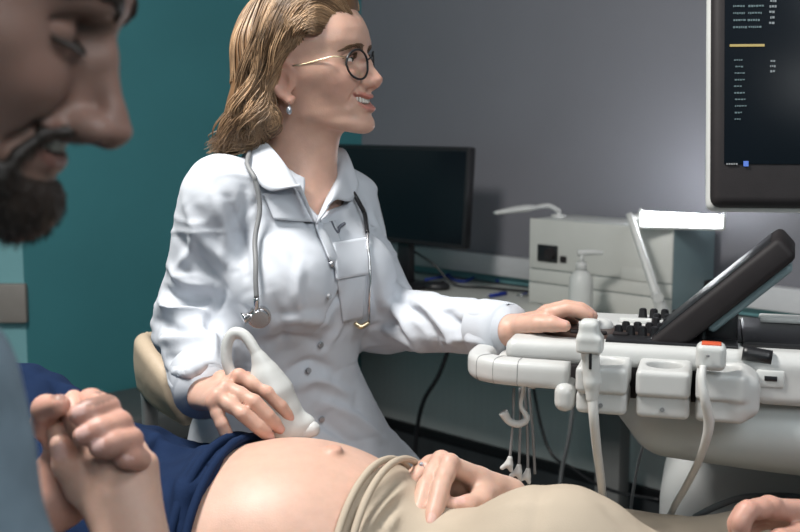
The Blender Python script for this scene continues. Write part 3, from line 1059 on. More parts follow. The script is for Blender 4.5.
class Head:
    def __init__(h, o, R, s=1.0, male=False, smile=1.0, jaw=1.0, nose=1.0, brow=0.0, eyes=True, fore=0.0, tip_up=0.0, mouth=True, tip_r=1.0, lip_z=0.0, open=1.0):
        h.open = open
        h.o = np.asarray(o, float); h.R = R; h.s = s; h.male = male
        h.smile = smile; h.nose = nose; h.brow = brow; h.tip_up = tip_up; h.mouth = mouth; h.tip_r = tip_r; h.brow_z = brow
        z = [-0.125, -0.116, -0.110, -0.100, -0.090, -0.080, -0.071, -0.063, -0.055, -0.046, -0.03, -0.015, 0.0, 0.012, 0.027, 0.045, 0.06, 0.08, 0.1]
        p = [0.060, 0.078, 0.086, 0.0915, 0.091, 0.0865, 0.0885, 0.088, 0.0905, 0.0900, 0.086, 0.084, 0.0845, 0.088, 0.0945, 0.093, 0.088, 0.076, 0.058]
        p = np.array(p)
        zz = np.array(z)
        p = p + fore * np.clip((zz - 0.0) / 0.03, 0, 1)
        h.P = smooth_table(z, p, w=7)
        h.K = smooth_table([-0.12, -0.1, -0.075, -0.06, -0.03, 0, 0.03, 0.1], [26, 19, 15, 13, 8.5, 8.0, 6.5, 7.0])
        h.W = smooth_table([-0.125, -0.11, -0.09, -0.07, -0.05, -0.02, 0.0, 0.03, 0.07, 0.1], np.array([0.030, 0.040, 0.050, 0.0565, 0.060, 0.0665, 0.068, 0.070, 0.068, 0.062]) * (jaw if not male else 1.05))
        lc = 0.0045 * smile
        h.lip_line = np.array([[0.0905, 0, -0.0615], [0.088, 0.011, -0.0605], [0.0795, 0.021, -0.058 + lc * 0.6], [0.0715, 0.0275, -0.0545 + lc * 1.2]]) + [0, 0, lip_z]

    def loc(h, P):
        return ((P - h.o) @ h.R) / h.s

    def pt(h, x, y, z):
        return h.o + h.R @ (np.array([x, y, z]) * h.s)

    def fn(h, Pw):
        L = h.loc(Pw)
        x, y, z = L[:, 0], L[:, 1], L[:, 2]
        ya = np.abs(y)
        S = np.stack([x, ya, z], 1)  # mirrored half
        Pf = np.interp(z, *h.P); K = np.interp(z, *h.K); Wd = np.interp(z, *h.W)
        ff = (x - (Pf - K * y * y)) * 0.72
        fs = ya - Wd + np.clip(-x, 0, 1) * 0.25
        fb = -(x + 0.035)
        n = np.array([-0.36, -0.933])
        fu = (x - 0.082) * n[0] + (z + 0.1135) * n[1]
        ft = z - 0.085
        f = smax(smax(ff, fs, 0.03), smax(smax(fb, fu, 0.016), ft, 0.03), 0.018)
        cr = f_ell(L, (-0.010, 0, 0.033), (0.101, 0.077, 0.082))
        f = smin(f, cr, 0.03)
        # cheeks lifted by the smile, cheek bones
        f = smin(f, f_ell(S, (0.058, 0.037, -0.028), (0.025, 0.021, 0.018)), 0.022)
        f = smin(f, f_ell(S, (0.035, 0.057, -0.008), (0.03, 0.012, 0.014)), 0.02)
        # eye sockets, brow ridge
        f = smax(f, -f_ell(S, (0.093, 0.031, 0.002), (0.018, 0.019, 0.0115)), 0.012)
        f = smax(f, -f_ell(S, (0.097, 0.013, 0.003), (0.010, 0.012, 0.012)), 0.012)
        if h.male:
            f = smin(f, f_chain(S, [(0.090, 0.006, 0.020), (0.089, 0.022, 0.023), (0.075, 0.042, 0.020)], [0.0075, 0.0075, 0.006], 0.005), 0.012)
        else:
            f = smin(f, f_chain(S, [(0.087, 0.010, 0.021), (0.084, 0.028, 0.024), (0.070, 0.044, 0.018)], [0.0045, 0.005, 0.004], 0.005), 0.012)
        # lids
        f = smin(f, f_ell(S, (0.0715, 0.031, 0.0005), (0.0132, 0.0150, 0.0115)), 0.005)
        # lid crease
        f = smax(f, -f_chain(S, [(0.082, 0.018, 0.0085), (0.0855, 0.031, 0.0105), (0.073, 0.046, 0.0055)], [0.001, 0.0014, 0.001], 0.001), 0.004)
        # nose
        q = h.nose; u = h.tip_up
        tip = np.array([0.0855 + 0.0255 * q, 0, -0.036 + u])
        f = smin(f, f_chain(L, [(0.0835, 0, 0.012), (0.0905 + 0.004 * q, 0, -0.007), tip + [-0.006, 0, 0.009], tip],
                            [0.0072, 0.0075, 0.0084 * h.tip_r, 0.0098 * h.tip_r], 0.005), 0.014)
        f = smin(f, f_chain(L, [(0.080, 0, 0.004), (0.080 + 0.004 * q, 0, -0.012), (0.083 + 0.010 * (q - 0.9), 0, -0.034 + u)], [0.008, 0.010, 0.0125], 0.005), 0.008)
        f = smin(f, f_ell(S, tip + [-0.0135, 0.0115, -0.0025], (0.0125, 0.0070, 0.0080)), 0.008)
        f = smin(f, f_chain(L, [tip + [-0.004, 0, -0.007], (0.0875, 0, -0.047 + u * 0.4)], [0.0055, 0.0055], 0.004), 0.006)
        f = smax(f, -f_ell(S, tip + [-0.0105, 0.0075, -0.0135], (0.0075, 0.0036, 0.0042)), 0.003)
        # smile crease
        f = smax(f, -f_chain(S, [(0.086, 0.020, -0.039), (0.077, 0.0305, -0.050), (0.068, 0.035, -0.064)], [0.0012, 0.0016, 0.0008], 0.002), 0.009)
        # lips
        ll = h.lip_line
        up = ll + [0.0016, 0, 0.0048]; dn = ll + [0.0002, 0, -0.0072 - 0.0045 * (h.open - 1)]
        up[-1] = ll[-1]; dn[-1] = ll[-1] - [0, 0, 0.001]
        lr = 0.8 if h.male else 1.0
        if h.male: dn = dn - [0.0045, 0, 0]
        f = smin(f, f_chain(S, up, [0.0048 * lr, 0.0046 * lr, 0.0036, 0.0015], 0.003), 0.005)
        f = smin(f, f_chain(S, dn, [0.0060 * lr, 0.0057 * lr, 0.0042, 0.0015], 0.003), 0.006)
        if h.mouth:
            f = smax(f, -f_chain(S, ll + [0.004, 0, -0.0008 - 0.0022 * (h.open - 1)], [0.0042 * h.open, 0.0040 * h.open, 0.0031 * h.open, 0.0014], 0.002), 0.002)
            f = smax(f, -f_ell(S, (0.074, 0, -0.062), (0.016, 0.022, 0.006)), 0.002)
        else:
            f = smax(f, -f_chain(S, ll + [0.0065, 0, -0.0005], [0.002, 0.002, 0.0016, 0.001], 0.002), 0.003)
        # ears
        c = np.array([-0.010, 0.069, -0.020])
        rim = [c + [0.010, 0.0, -0.004], c + [0.017, 0.002, 0.012], c + [0.012, 0.006, 0.027], c + [-0.004, 0.010, 0.032], c + [-0.017, 0.012, 0.022], c + [-0.018, 0.012, 0.004], c + [-0.009, 0.008, -0.016], c + [0.004, 0.004, -0.027], c + [0.009, 0.001, -0.024]]
        f = smin(f, f_chain(S, rim, [0.003, 0.0034, 0.0036, 0.0038, 0.0038, 0.0036, 0.004, 0.0062, 0.004], 0.003), 0.006)
        f = smin(f, f_ell(S, c + [-0.003, 0.003, 0.006], (0.018, 0.0055, 0.028)), 0.006)
        f = smax(f, -f_ell(S, c + [0.003, 0.0115, -0.001], (0.008, 0.007, 0.012)), 0.004)
        return f * h.s

    def add(h, S):
        e = 0.165 * h.s
        S.add(h.fn, h.o - e, h.o + e, 0.012)
        # neck is added by the body

    def colour(h, V, base, lip, blush):
        L = h.loc(V)
        S = np.stack([L[:, 0], np.abs(L[:, 1]), L[:, 2]], 1)
        c = np.tile(np.array(base, float), (len(V), 1))
        near = np.abs(L).max(1) < 0.16
        def mix(col, w):
            nonlocal c
            w = (np.clip(w, 0, 1) * near)[:, None]
            c = c * (1 - w) + np.array(col) * w
        d = np.sqrt((((S - [0.06, 0.042, -0.03]) / [0.03, 0.024, 0.022]) ** 2).sum(1))
        mix(blush, 0.55 * np.exp(-d ** 2))
        d = np.sqrt((((S - [0.108, 0.0, -0.038]) / [0.018, 0.02, 0.014]) ** 2).sum(1))
        mix(blush, 0.55 * np.exp(-d ** 2))
        d = np.sqrt((((S - [-0.01, 0.08, -0.02]) / [0.03, 0.014, 0.04]) ** 2).sum(1))
        mix(blush, 0.6 * np.exp(-d ** 2))
        ll = h.lip_line
        up = ll + [0.003, 0, 0.0045]; dn = ll + [0.002, 0, -0.0065 - 0.0045 * (h.open - 1)]
        up[-1] = ll[-1]; dn[-1] = ll[-1]
        d = np.minimum(f_chain(S, up, [0.0045, 0.0042, 0.003, 0.001], 0.001), f_chain(S, dn, [0.0055, 0.0052, 0.0035, 0.001], 0.001))
        mix(lip, np.clip(1 - (d - 0.0005) / 0.002, 0, 1))
        return c


def head_extras(h, root, teeth=True, brow_mat=None, brow_r=0.0011, iris=None, n=120, open_eye=True, lash=True):
    """teeth, eyes, brows and lashes as parts of the person"""
    if teeth:
        lst = []
        for yy in np.linspace(-0.0215, 0.0215, 10):
            xx = 0.0865 - 16.5 * yy * yy
            wv = 0.0026 if abs(yy) < 0.006 else 0.0022
            a = h.pt(xx, yy, -0.0555 + 2.2 * yy * yy); b = h.pt(xx - 0.001, yy, -0.0650 + 4 * yy * yy)
            lst.append(tube_arrays(catmull([a, b], 5), np.array([wv * 0.8, wv, wv, wv * 0.95, wv * 0.6]) * h.s, 8))
        v, q = join_arrays(lst)
        link('teeth', np_mesh('teeth', v, q), M['teeth'], root)
    if open_eye:
        for sgn in (-1, 1):
            v, q = Sdf().ell(h.pt(0.0728, 0.031 * sgn, -0.0005), (0.0131 * h.s, 0.0132 * h.s, 0.0058 * h.s), h.R).mesh(0.0012, smooth=0)
            e = link('eye', np_mesh('eye', v, q), M['eye_white'], root)
            v, q = Sdf().ell(h.pt(0.0795, 0.031 * sgn, 0.0), (0.0071 * h.s, 0.0066 * h.s, 0.0046 * h.s), h.R).mesh(0.001, smooth=0)
            link('iris', np_mesh('iris', v, q), M['iris'], e)
    if brow_mat:
        for sgn in (-1, 1):
            lst = []
            rg = np.random.default_rng(5)
            for i in range(n):
                t = rg.uniform(0, 1); w = rg.uniform(-1, 1)
                c = catmull([(0.0935, 0.009, 0.0205), (0.0945, 0.022, 0.0265 if h.male else 0.0235), (0.083, 0.040, 0.0255 if h.male else 0.0225), (0.068, 0.052, 0.0165)], 30) + [0, 0, h.brow_z]
                ii = t * 27
                b = c[int(ii)]; dr = c[int(ii) + 2] - c[int(ii)]; dr /= np.linalg.norm(dr)
                hw = 0.0048 * (1 - 0.65 * t) * (1.35 if h.male else 0.85)
                st = b + np.array([0, 0, w * hw])
                en = st + dr * rg.uniform(0.006, 0.010) + np.array([0.001, 0, -w * hw * 0.5 + 0.0015])
                st = st * [1, sgn, 1]; en = en * [1, sgn, 1]
                # push onto the skin
                pts = np.array([h.pt(*st), h.pt(*((st + en) / 2)), h.pt(*en)])
                for _ in range(3):
                    d = h.fn(pts); pts = pts - (h.R @ np.array([0.9, 0.35 * sgn, 0.1]))[None] * (d - 0.0009)[:, None]
                lst.append(tube_arrays(pts, np.array([1, 0.9, 0.3]) * brow_r, 4, caps=False))
            v, q = join_arrays(lst)
            link('eyebrow', np_mesh('eyebrow', v, q), brow_mat, root)
            if lash:
                c = catmull([(0.082, 0.0175, -0.001), (0.0862, 0.031, -0.0035), (0.075, 0.0455, -0.001)], 24)
                if open_eye: c = catmull([(0.081, 0.0185, 0.002), (0.0855, 0.030, 0.0062), (0.073, 0.0455, 0.001)], 24)
                lst = []
                for b in c:
                    st = b * [1, sgn, 1]
                    en = st + np.array([0.006, (b[1] - 0.031) * 0.25 * sgn, -0.004 if not open_eye else 0.003])
                    lst.append(tube_arrays(catmull([h.pt(*st), h.pt(*((st + en) / 2 + [0.001, 0, -0.001])), h.pt(*en)], 5), np.array([1, 1, 0.9, 0.7, 0.4]) * 0.0007 * h.s, 4, caps=False))
                v, q = join_arrays(lst)
                link('eyelashes', np_mesh('eyelashes', v, q), brow_mat, root)


def add_hand(S, wrist, knuckles, fingers, thumb, dors, s=1.0, forearm=None, wr=0.021, palm_k=0.012, fr=1.0, nd=None):
    """wrist point; four knuckles; finger joint lists (from the knuckle on); thumb joints from its root; dors = way the back of the hand faces"""
    dors = np.asarray(dors, float); dors /= np.linalg.norm(dors)
    kn = [np.asarray(k, float) for k in knuckles]
    w = np.asarray(wrist, float)
    acr = kn[-1] - kn[0]
    acr /= np.linalg.norm(acr)
    nails = []
    offs = np.linspace(-0.4, 0.4, 4)
    # palm: metacarpals
    for i, k in enumerate(kn):
        b = w + acr * offs[i] * 0.040 * s
        S.cone(b, k - dors * 0.003 * s, 0.0125 * s, 0.0112 * s, palm_k * s)
    pc = w * 0.45 + (kn[1] + kn[2]) / 2 * 0.55
    S.cone(w - dors * 0.004 * s, pc - dors * 0.006 * s, 0.016 * s, 0.014 * s, palm_k * s)
    for k in kn:  # knuckle bumps
        S.ell(k + dors * 0.003 * s, (0.0085 * s,) * 3, None, 0.008 * s)
    base_r = [0.0098, 0.0102, 0.0098, 0.0086]
    for i, f in enumerate(fingers):
        r0 = base_r[i] * s * fr
        pts = np.array([kn[i]] + [np.asarray(p, float) for p in f])
        rad = [r0 * 1.06, r0 * 0.96, r0 * 0.86, r0 * 0.74][:len(pts)]
        # add gentle fullness between the joints
        pp, rr = [pts[0]], [rad[0]]
        for a in range(len(pts) - 1):
            mid = (pts[a] + pts[a + 1]) / 2
            pp += [mid - dors * 0.0004 * s, pts[a + 1]]
            rr += [(rad[a] + rad[a + 1]) / 2 * 1.0, rad[a + 1]]
        S.chain(pp, rr, 0.0022 * s, 0.007 * s)
        d = pts[-1] - pts[-2]; d /= np.linalg.norm(d)
        n = dors - d * (dors @ d)
        # back of the finger follows its curl
        prev = pts[-2] - pts[-3] if len(pts) > 2 else d
        prev = prev / np.linalg.norm(prev)
        b = prev - d
        if np.linalg.norm(b) > 0.25: n = n * 0.4 + (prev - d * (prev @ d))
        if nd is not None: n = np.asarray(nd, float) - d * (np.asarray(nd, float) @ d)
        n /= np.linalg.norm(n) + 1e-9
        nails.append((pts[-1] - d * 0.002 * s + n * rad[-1] * 0.86, d, n, rad[-1]))
    if thumb is not None:
        t = np.array([np.asarray(p, float) for p in thumb])
        rad = [0.0150, 0.0122, 0.0112, 0.0088][:len(t)]
        if len(t) == 3: rad = [0.0140, 0.0115, 0.0088]
        S.chain(t, [r * s for r in rad], 0.008 * s, 0.005 * s)
        d = t[-1] - t[-2]; d /= np.linalg.norm(d)
        side = np.cross(d, acr); n = dors - d * (dors @ d)
        n /= np.linalg.norm(n) + 1e-9
        nails.append((t[-1] - d * 0.003 * s + n * 0.0078 * s, d, n, 0.0095 * s))
    if forearm is not None:
        fa = [np.asarray(p, float) for p in forearm]
        S.chain([w] + fa, [wr * s] + [0.027 * s + 0.010 * s * i for i in range(len(fa))], 0.022 * s, 0.02)
    return nails


def hand_colour(V, c, nails, kn, red, nail_col, s=1.0):
    for k in kn:
        d = np.linalg.norm(V - k, axis=1) / (0.011 * s)
        w = (0.35 * np.exp(-d ** 2))[:, None]
        c = c * (1 - w) + np.array(red) * w
    for p, d, n, r in nails:
        q = V - p
        a = q @ d; b = q @ n; e = np.linalg.norm(q - np.outer(a, d) - np.outer(b, n), axis=1)
        t = np.exp(-(np.linalg.norm(q, axis=1) / (0.013 * s)) ** 2)[:, None] * 0.4
        c = c * (1 - t) + np.array(red) * t
        m = np.clip((1 - (np.abs(a) / (r * 0.78)) ** 4 - (e / (r * 0.66)) ** 4) * 4, 0, 1) * (np.abs(b) < r * 0.55)
        c = c * (1 - m[:, None]) + np.array(nail_col) * m[:, None]
    return c


SKIN = dict(
    doctor=((0.60, 0.37, 0.285), (0.52, 0.22, 0.18), (0.60, 0.29, 0.22)),
    man=((0.27, 0.165, 0.132), (0.22, 0.11, 0.09), (0.26, 0.14, 0.11)),  # dark tone: the shade on his face is put into the skin colour
    patient=((0.60, 0.385, 0.30), (0.5, 0.18, 0.16), (0.58, 0.27, 0.21)),
)
M['skin'] = mat('skin', (0.5, 0.3, 0.22), 0.45, noise=0.05, nscale=60, bump=0.12, bscale=500, vcol=True, sss=0.25, spec=0.4)
M['teeth'] = mat('teeth', (0.78, 0.75, 0.68), 0.25, noise=0.03)
M['eye_white'] = mat('eye_white', (0.7, 0.68, 0.65), 0.15, noise=0.03)
M['iris'] = mat('iris', (0.05, 0.06, 0.06), 0.12, noise=0.2, nscale=300)
M['hair_blonde'] = mat('blonde_hair', (0.30, 0.165, 0.075), 0.42, noise=0.45, nscale=25, vcol=True)
M['hair_dark'] = mat('dark_hair', (0.022, 0.014, 0.010), 0.5, noise=0.3, nscale=40)
M['brow_brown'] = mat('brown_brow', (0.13, 0.07, 0.035), 0.55, noise=0.2)
M['coat'] = mat('white_cotton', (0.55, 0.58, 0.63), 0.8, noise=0.015, nscale=8, bump=0.10, bscale=900)
M['coat_seam'] = mat('white_thread', (0.62, 0.64, 0.68), 0.8, noise=0.03)
M['button'] = mat('grey_snap', (0.35, 0.36, 0.38), 0.3, metal=0.5, noise=0.03)
M['navy'] = mat('navy_cotton', (0.008, 0.020, 0.058), 0.9, noise=0.12, nscale=25, bump=0.3, bscale=500, spec=0.15)
M['beige'] = mat('beige_cotton', (0.47, 0.395, 0.31), 0.85, noise=0.04, nscale=12, bump=0.25, bscale=700, spec=0.2)
M['shirt_blue'] = mat('grey_blue_denim', (0.19, 0.25, 0.30), 0.9, noise=0.10, nscale=40, bump=0.3, bscale=500, spec=0.2)
M['jeans'] = mat('dark_trousers', (0.03, 0.035, 0.05), 0.85, noise=0.1)
M['earring'] = mat('pale_crystal', (0.55, 0.6, 0.68), 0.15, metal=0.7, noise=0.05)
M['lens'] = mat('clear_lens', (1, 1, 1), 0.02, noise=0.01, trans=1.0)
M['lens'].node_tree.nodes['Principled BSDF'].inputs['IOR'].default_value = 1.05
# ------------------------------------------------------------ the doctor
DR = axes(math.radians(-19), math.radians(9))
DO = PX(308.5, 70, 1.71)
dh = Head(DO, DR, 1.0, False, smile=1.5, jaw=0.97, nose=0.84, tip_up=0.003, tip_r=0.88, brow=-0.006, lip_z=-0.0015, open=1.55)
M['emblem'] = mat('grey_thread', (0.12, 0.13, 0.16), 0.8, noise=0.05)
doc = empty('person', (-0.15, 1.74, 0), 'smiling woman in a white coat and glasses holding a probe', 'person')
d_sh_r = PX(218, 196, 1.62); d_sh_l = PX(346, 204, 1.82)
d_el_r = PX(192, 322, 1.68); d_wr_r = PX(205, 393, 1.475)
d_el_l = PX(386, 318, 1.77); d_wr_l = PX(509, 330, 1.515)
nb = PX(297, 205, 1.725)      # root of the neck
chest = PX(284, 262, 1.70)
waist = PX(288, 345, 1.70)
hip = PX(286, 425, 1.72)
DT = axes(math.radians(-41), 0)   # torso: forward, left, up
dfw, dlf = DT[:, 0], DT[:, 1]
kn_r = [PX(239, 376, 1.425), PX(226, 387, 1.405), PX(218, 396, 1.393), PX(213, 403, 1.392)]
fg_r = [[PX(268, 392, 1.415), PX(281, 406, 1.415), PX(292, 420, 1.42)],
        [PX(254, 402, 1.388), PX(268, 416, 1.388), PX(280, 429, 1.395)],
        [PX(243, 414, 1.375), PX(258, 427, 1.377), PX(270, 437, 1.385)],
        [PX(222, 424, 1.382), PX(229, 440, 1.382), PX(235, 453, 1.388)]]
th_r = [PX(222, 380, 1.455), PX(246, 380, 1.475), PX(264, 392, 1.48), PX(280, 408, 1.475)]
kn_l = [PX(549, 314, 1.475), PX(547, 312, 1.495), PX(545, 313, 1.515), PX(541, 316, 1.535)]
fg_l = [[PX(568, 309, 1.47), PX(580, 311, 1.465), PX(590, 316, 1.462)],
        [PX(566, 307, 1.495), PX(581, 309, 1.49), PX(593, 316, 1.487)],
        [PX(563, 308, 1.515), PX(576, 311, 1.512), PX(586, 318, 1.51)],
        [PX(556, 313, 1.537), PX(566, 316, 1.535), PX(575, 321, 1.533)]]
th_l = [PX(523, 325, 1.485), PX(538, 324, 1.462), PX(553, 324, 1.45), PX(565, 326, 1.442)]


def doc_torso(S, e):
    S.cone(d_sh_r * 0.9 + nb * 0.1, d_sh_l * 0.9 + nb * 0.1, 0.040 + e, 0.040 + e, 0.03)
    S.cone(nb + [0, 0.0, -0.035], chest, 0.062 + e, 0.085 + e, 0.04)
    S.ell(chest + [0, 0, 0.0], (0.095 + e, 0.128 + e, 0.155 + e), DT, 0.05)
    S.ell(waist, (0.084 + e, 0.104 + e, 0.12 + e), DT, 0.06)
    S.ell(hip + [0, 0, -0.01], (0.105 + e, 0.132 + e, 0.12 + e), DT, 0.06)
    for sg in (-1, 1):
        S.ell(chest + dfw * 0.080 + dlf * 0.067 * sg + [0, 0, -0.025], (0.055 + e, 0.062 + e, 0.060 + e), DT, 0.04)


S = Sdf()
dh.add(S)
S.cone(dh.pt(-0.028, 0, -0.055), nb + [0, 0.0, 0.01], 0.052, 0.055, 0.02)
S.cone(dh.pt(0.006, 0, -0.085), nb + dfw * 0.028 + [0, 0, 0.0], 0.030, 0.032, 0.02)
S.cone(nb + dfw * 0.04 + [0, 0, -0.02] - dlf * 0.09, nb + dfw * 0.045 + [0, 0, -0.012], 0.010, 0.011, 0.012)
S.cone(nb + dfw * 0.04 + [0, 0, -0.02] + dlf * 0.09, nb + dfw * 0.045 + [0, 0, -0.012], 0.010, 0.011, 0.012)
doc_torso(S, -0.012)
S.cone(d_sh_r, d_el_r, 0.038, 0.036, 0.03); S.cone(d_sh_l, d_el_l, 0.036, 0.034, 0.03)
S.cone(d_el_r, d_wr_r, 0.037, 0.023, 0.02); S.cone(d_el_l, d_wr_l, 0.037, 0.023, 0.02)
nl = add_hand(S, d_wr_r, kn_r, fg_r, th_r, (-0.15, -0.75, 0.65), 0.92, None)
nl2 = add_hand(S, d_wr_l, kn_l, fg_l, th_l, (0.05, -0.05, 1.0), 0.92, None)
# legs
d_hips = [hip - dlf * 0.07 + [0, 0, -0.03], hip + dlf * 0.07 + [0, 0, -0.03]]
d_knee = [np.array([0.12, 1.70, 0.50]), np.array([0.14, 1.84, 0.50])]
d_foot = [np.array([0.08, 1.74, 0.09]), np.array([0.10, 1.90, 0.09])]
for a, b, c in zip(d_hips, d_knee, d_foot):
    S.cone(a, b, 0.078, 0.055, 0.03); S.cone(b, c, 0.054, 0.034, 0.02)
    S.cone(c + [-0.03, 0, -0.05], c + [0.13, -0.01, -0.055], 0.034, 0.028, 0.03)
v, q = S.mesh(0.0024, smooth=1)
c = dh.colour(v, *SKIN['doctor'])
c = hand_colour(v, c, nl + nl2, kn_r + [f[0] for f in fg_r] + kn_l, SKIN['doctor'][2], (0.62, 0.36, 0.30), 0.92)
me = np_mesh('body', v, q); set_col(me, c)
link('body', me, M['skin'], doc)
head_extras(dh, doc, True, M['brow_brown'], 0.0007)

# trousers and shoes
S = Sdf()
S.ell(hip + [0, 0, -0.01], (0.110, 0.138, 0.11), DT, 0.05)
for a, b, c in zip(d_hips, d_knee, d_foot):
    S.cone(a, b, 0.080, 0.066, 0.03); S.cone(b, c + [0, 0, 0.02], 0.064, 0.052, 0.02)
v, q = S.mesh(0.006); v = v + vnormals(v, q) * (noise3(v, 22)[:, None] * 0.004)
link('trousers', np_mesh('trousers', v, q), M['coat'], doc)
for cft in d_foot:
    S = Sdf(); S.cone(cft + [-0.03, 0, -0.048], cft + [0.14, -0.01, -0.055], 0.040, 0.033, 0.03); S.plane((0, 0, 0.002), (0, 0, -1), 0.002)
    v, q = S.mesh(0.005); link('shoe', np_mesh('shoe', v, q), M['white'], doc)

# ---- the coat
S = Sdf()
doc_torso(S, 0.012)
S.cone(d_sh_r + [0, 0, 0.0], d_el_r, 0.054, 0.056, 0.03); S.cone(d_sh_l, d_el_l, 0.050, 0.051, 0.03)
r_cuff = d_wr_r + (d_el_r - d_wr_r) * 0.02; l_cuff = d_wr_l + (d_el_l - d_wr_l) * 0.0
S.cone(d_el_r, r_cuff, 0.056, 0.044, 0.03); S.cone(d_el_l, l_cuff, 0.051, 0.036, 0.03)
# skirt over the lap and hanging sides
for a, b in zip(d_hips, d_knee):
    S.cone(a + [0, 0, 0.01], a * 0.1 + b * 0.9, 0.088, 0.075, 0.05)
S.ell(hip + [0, 0, -0.06], (0.12, 0.145, 0.15), DT, 0.05)
# hollow cuffs, open neck
ax = (d_wr_r - d_el_r) / np.linalg.norm(d_wr_r - d_el_r)
S.cone(r_cuff - ax * 0.05, r_cuff + ax * 0.08, 0.030, 0.042, 0.002, 's')
def cut_end(S, at, ax, r):
    R = np.array(V3(ax).to_track_quat('Z', 'Y').to_matrix())
    S.box(at + ax * 0.06, (r, r, 0.06), 0.001, R, 0.002, 's')
cut_end(S, r_cuff, ax, 0.07)
ax2 = (d_wr_l - d_el_l) / np.linalg.norm(d_wr_l - d_el_l)
S.cone(l_cuff - ax2 * 0.05, l_cuff + ax2 * 0.08, 0.027, 0.034, 0.002, 's')
cut_end(S, l_cuff, ax2, 0.06)
vt = PX(315, 222, 1.60)   # bottom of the open neck
nk = nb + [0, 0, 0.045]
S.cone(nb + [0, 0, -0.03] + dfw * 0.01, nb + [0, 0, 0.10] + dfw * 0.02, 0.056, 0.075, 0.006, 's')
S.cone(vt - dfw * 0.02, nk + dfw * 0.09, 0.008, 0.052, 0.004, 's')
v, q = S.mesh(0.0034, smooth=2)
# folds in the cloth
FOLD = [
    # right sleeve
    ([(186, 205), (205, 240), (232, 265)], 0.006, 0.012), ([(175, 235), (200, 262), (222, 285)], -0.005, 0.012),
    ([(228, 200), (238, 235), (236, 270)], -0.008, 0.010), ([(215, 195), (226, 225), (226, 260)], 0.006, 0.011),
    ([(162, 265), (185, 280), (215, 285)], 0.007, 0.012), ([(158, 285), (182, 300), (212, 300)], -0.008, 0.010),
    ([(156, 302), (180, 312), (215, 312)], 0.009, 0.011), ([(156, 322), (180, 328), (214, 326)], -0.008, 0.010),
    ([(158, 338), (182, 342), (210, 338)], 0.008, 0.010), ([(165, 358), (185, 356), (208, 350)], -0.006, 0.009),
    ([(196, 225), (190, 250), (175, 270)], 0.005, 0.010), ([(200, 320), (212, 335), (214, 360)], 0.006, 0.010),
    ([(172, 372), (190, 372), (208, 362)], 0.006, 0.008), ([(225, 290), (214, 312), (208, 336)], -0.006, 0.010),
    # chest and waist
    ([(246, 190), (243, 230), (246, 275)], -0.007, 0.010), ([(262, 235), (285, 262), (300, 300)], 0.004, 0.014),
    ([(268, 330), (300, 318), (330, 325)], 0.005, 0.012), ([(262, 345), (295, 338), (325, 345)], -0.005, 0.011),
    ([(300, 262), (296, 290), (302, 318)], 0.005, 0.010), ([(345, 285), (335, 305), (318, 330)], -0.006, 0.010),
    ([(352, 292), (342, 318), (326, 350)], 0.005, 0.010), ([(270, 290), (280, 320), (285, 350)], -0.004, 0.012),
    ([(285, 372), (310, 362), (338, 372)], -0.006, 0.010), ([(290, 388), (318, 380), (350, 396)], 0.006, 0.012),
    ([(318, 400), (350, 415), (385, 440)], 0.006, 0.012), ([(312, 415), (340, 432), (370, 455)], -0.006, 0.011),
    # left sleeve
    ([(372, 225), (388, 262), (398, 300)], 0.006, 0.011), ([(380, 215), (398, 255), (410, 292)], -0.005, 0.010),
    ([(370, 262), (376, 292), (380, 322)], -0.007, 0.010), ([(384, 300), (402, 318), (420, 348)], 0.007, 0.010),
    ([(396, 296), (420, 316), (440, 350)], -0.007, 0.010), ([(412, 300), (438, 318), (456, 348)], 0.006, 0.010),
    ([(430, 308), (455, 322), (470, 350)], -0.005, 0.009), ([(382, 325), (400, 336), (428, 352)], 0.006, 0.010),
    ([(440, 342), (470, 340), (496, 348)], 0.005, 0.008), ([(452, 322), (478, 322), (500, 326)], -0.004, 0.008),
    ([(365, 200), (372, 215), (374, 235)], -0.005, 0.009),
]
v = strokes(v, q, [(a, b * 1.5, c * 0.85) for a, b, c in FOLD])
N = vnormals(v, q)
arm = np.minimum(np.minimum(seg_dist(v, [d_sh_r, d_el_r, d_wr_r]), seg_dist(v, [d_sh_l, d_el_l, d_wr_l])), 0.2)
amt = np.where(arm < 0.07, 1.0, 0.35)
v = v + N * (noise3(v * [1, 1, 0.6], 26) * 0.0030 + noise3(v, 55, 3) * 0.0010
             - amt * 0.0034 * creases(v * [0.55, 0.55, 1.6], 10, 0.10, 2) + amt * 0.0020 * creases(v * [0.6, 0.6, 1.5], 14, 0.13, 9))[:, None]
link('coat', np_mesh('coat', v, q), M['coat'], doc)
DBV = bvh_of(v, q)


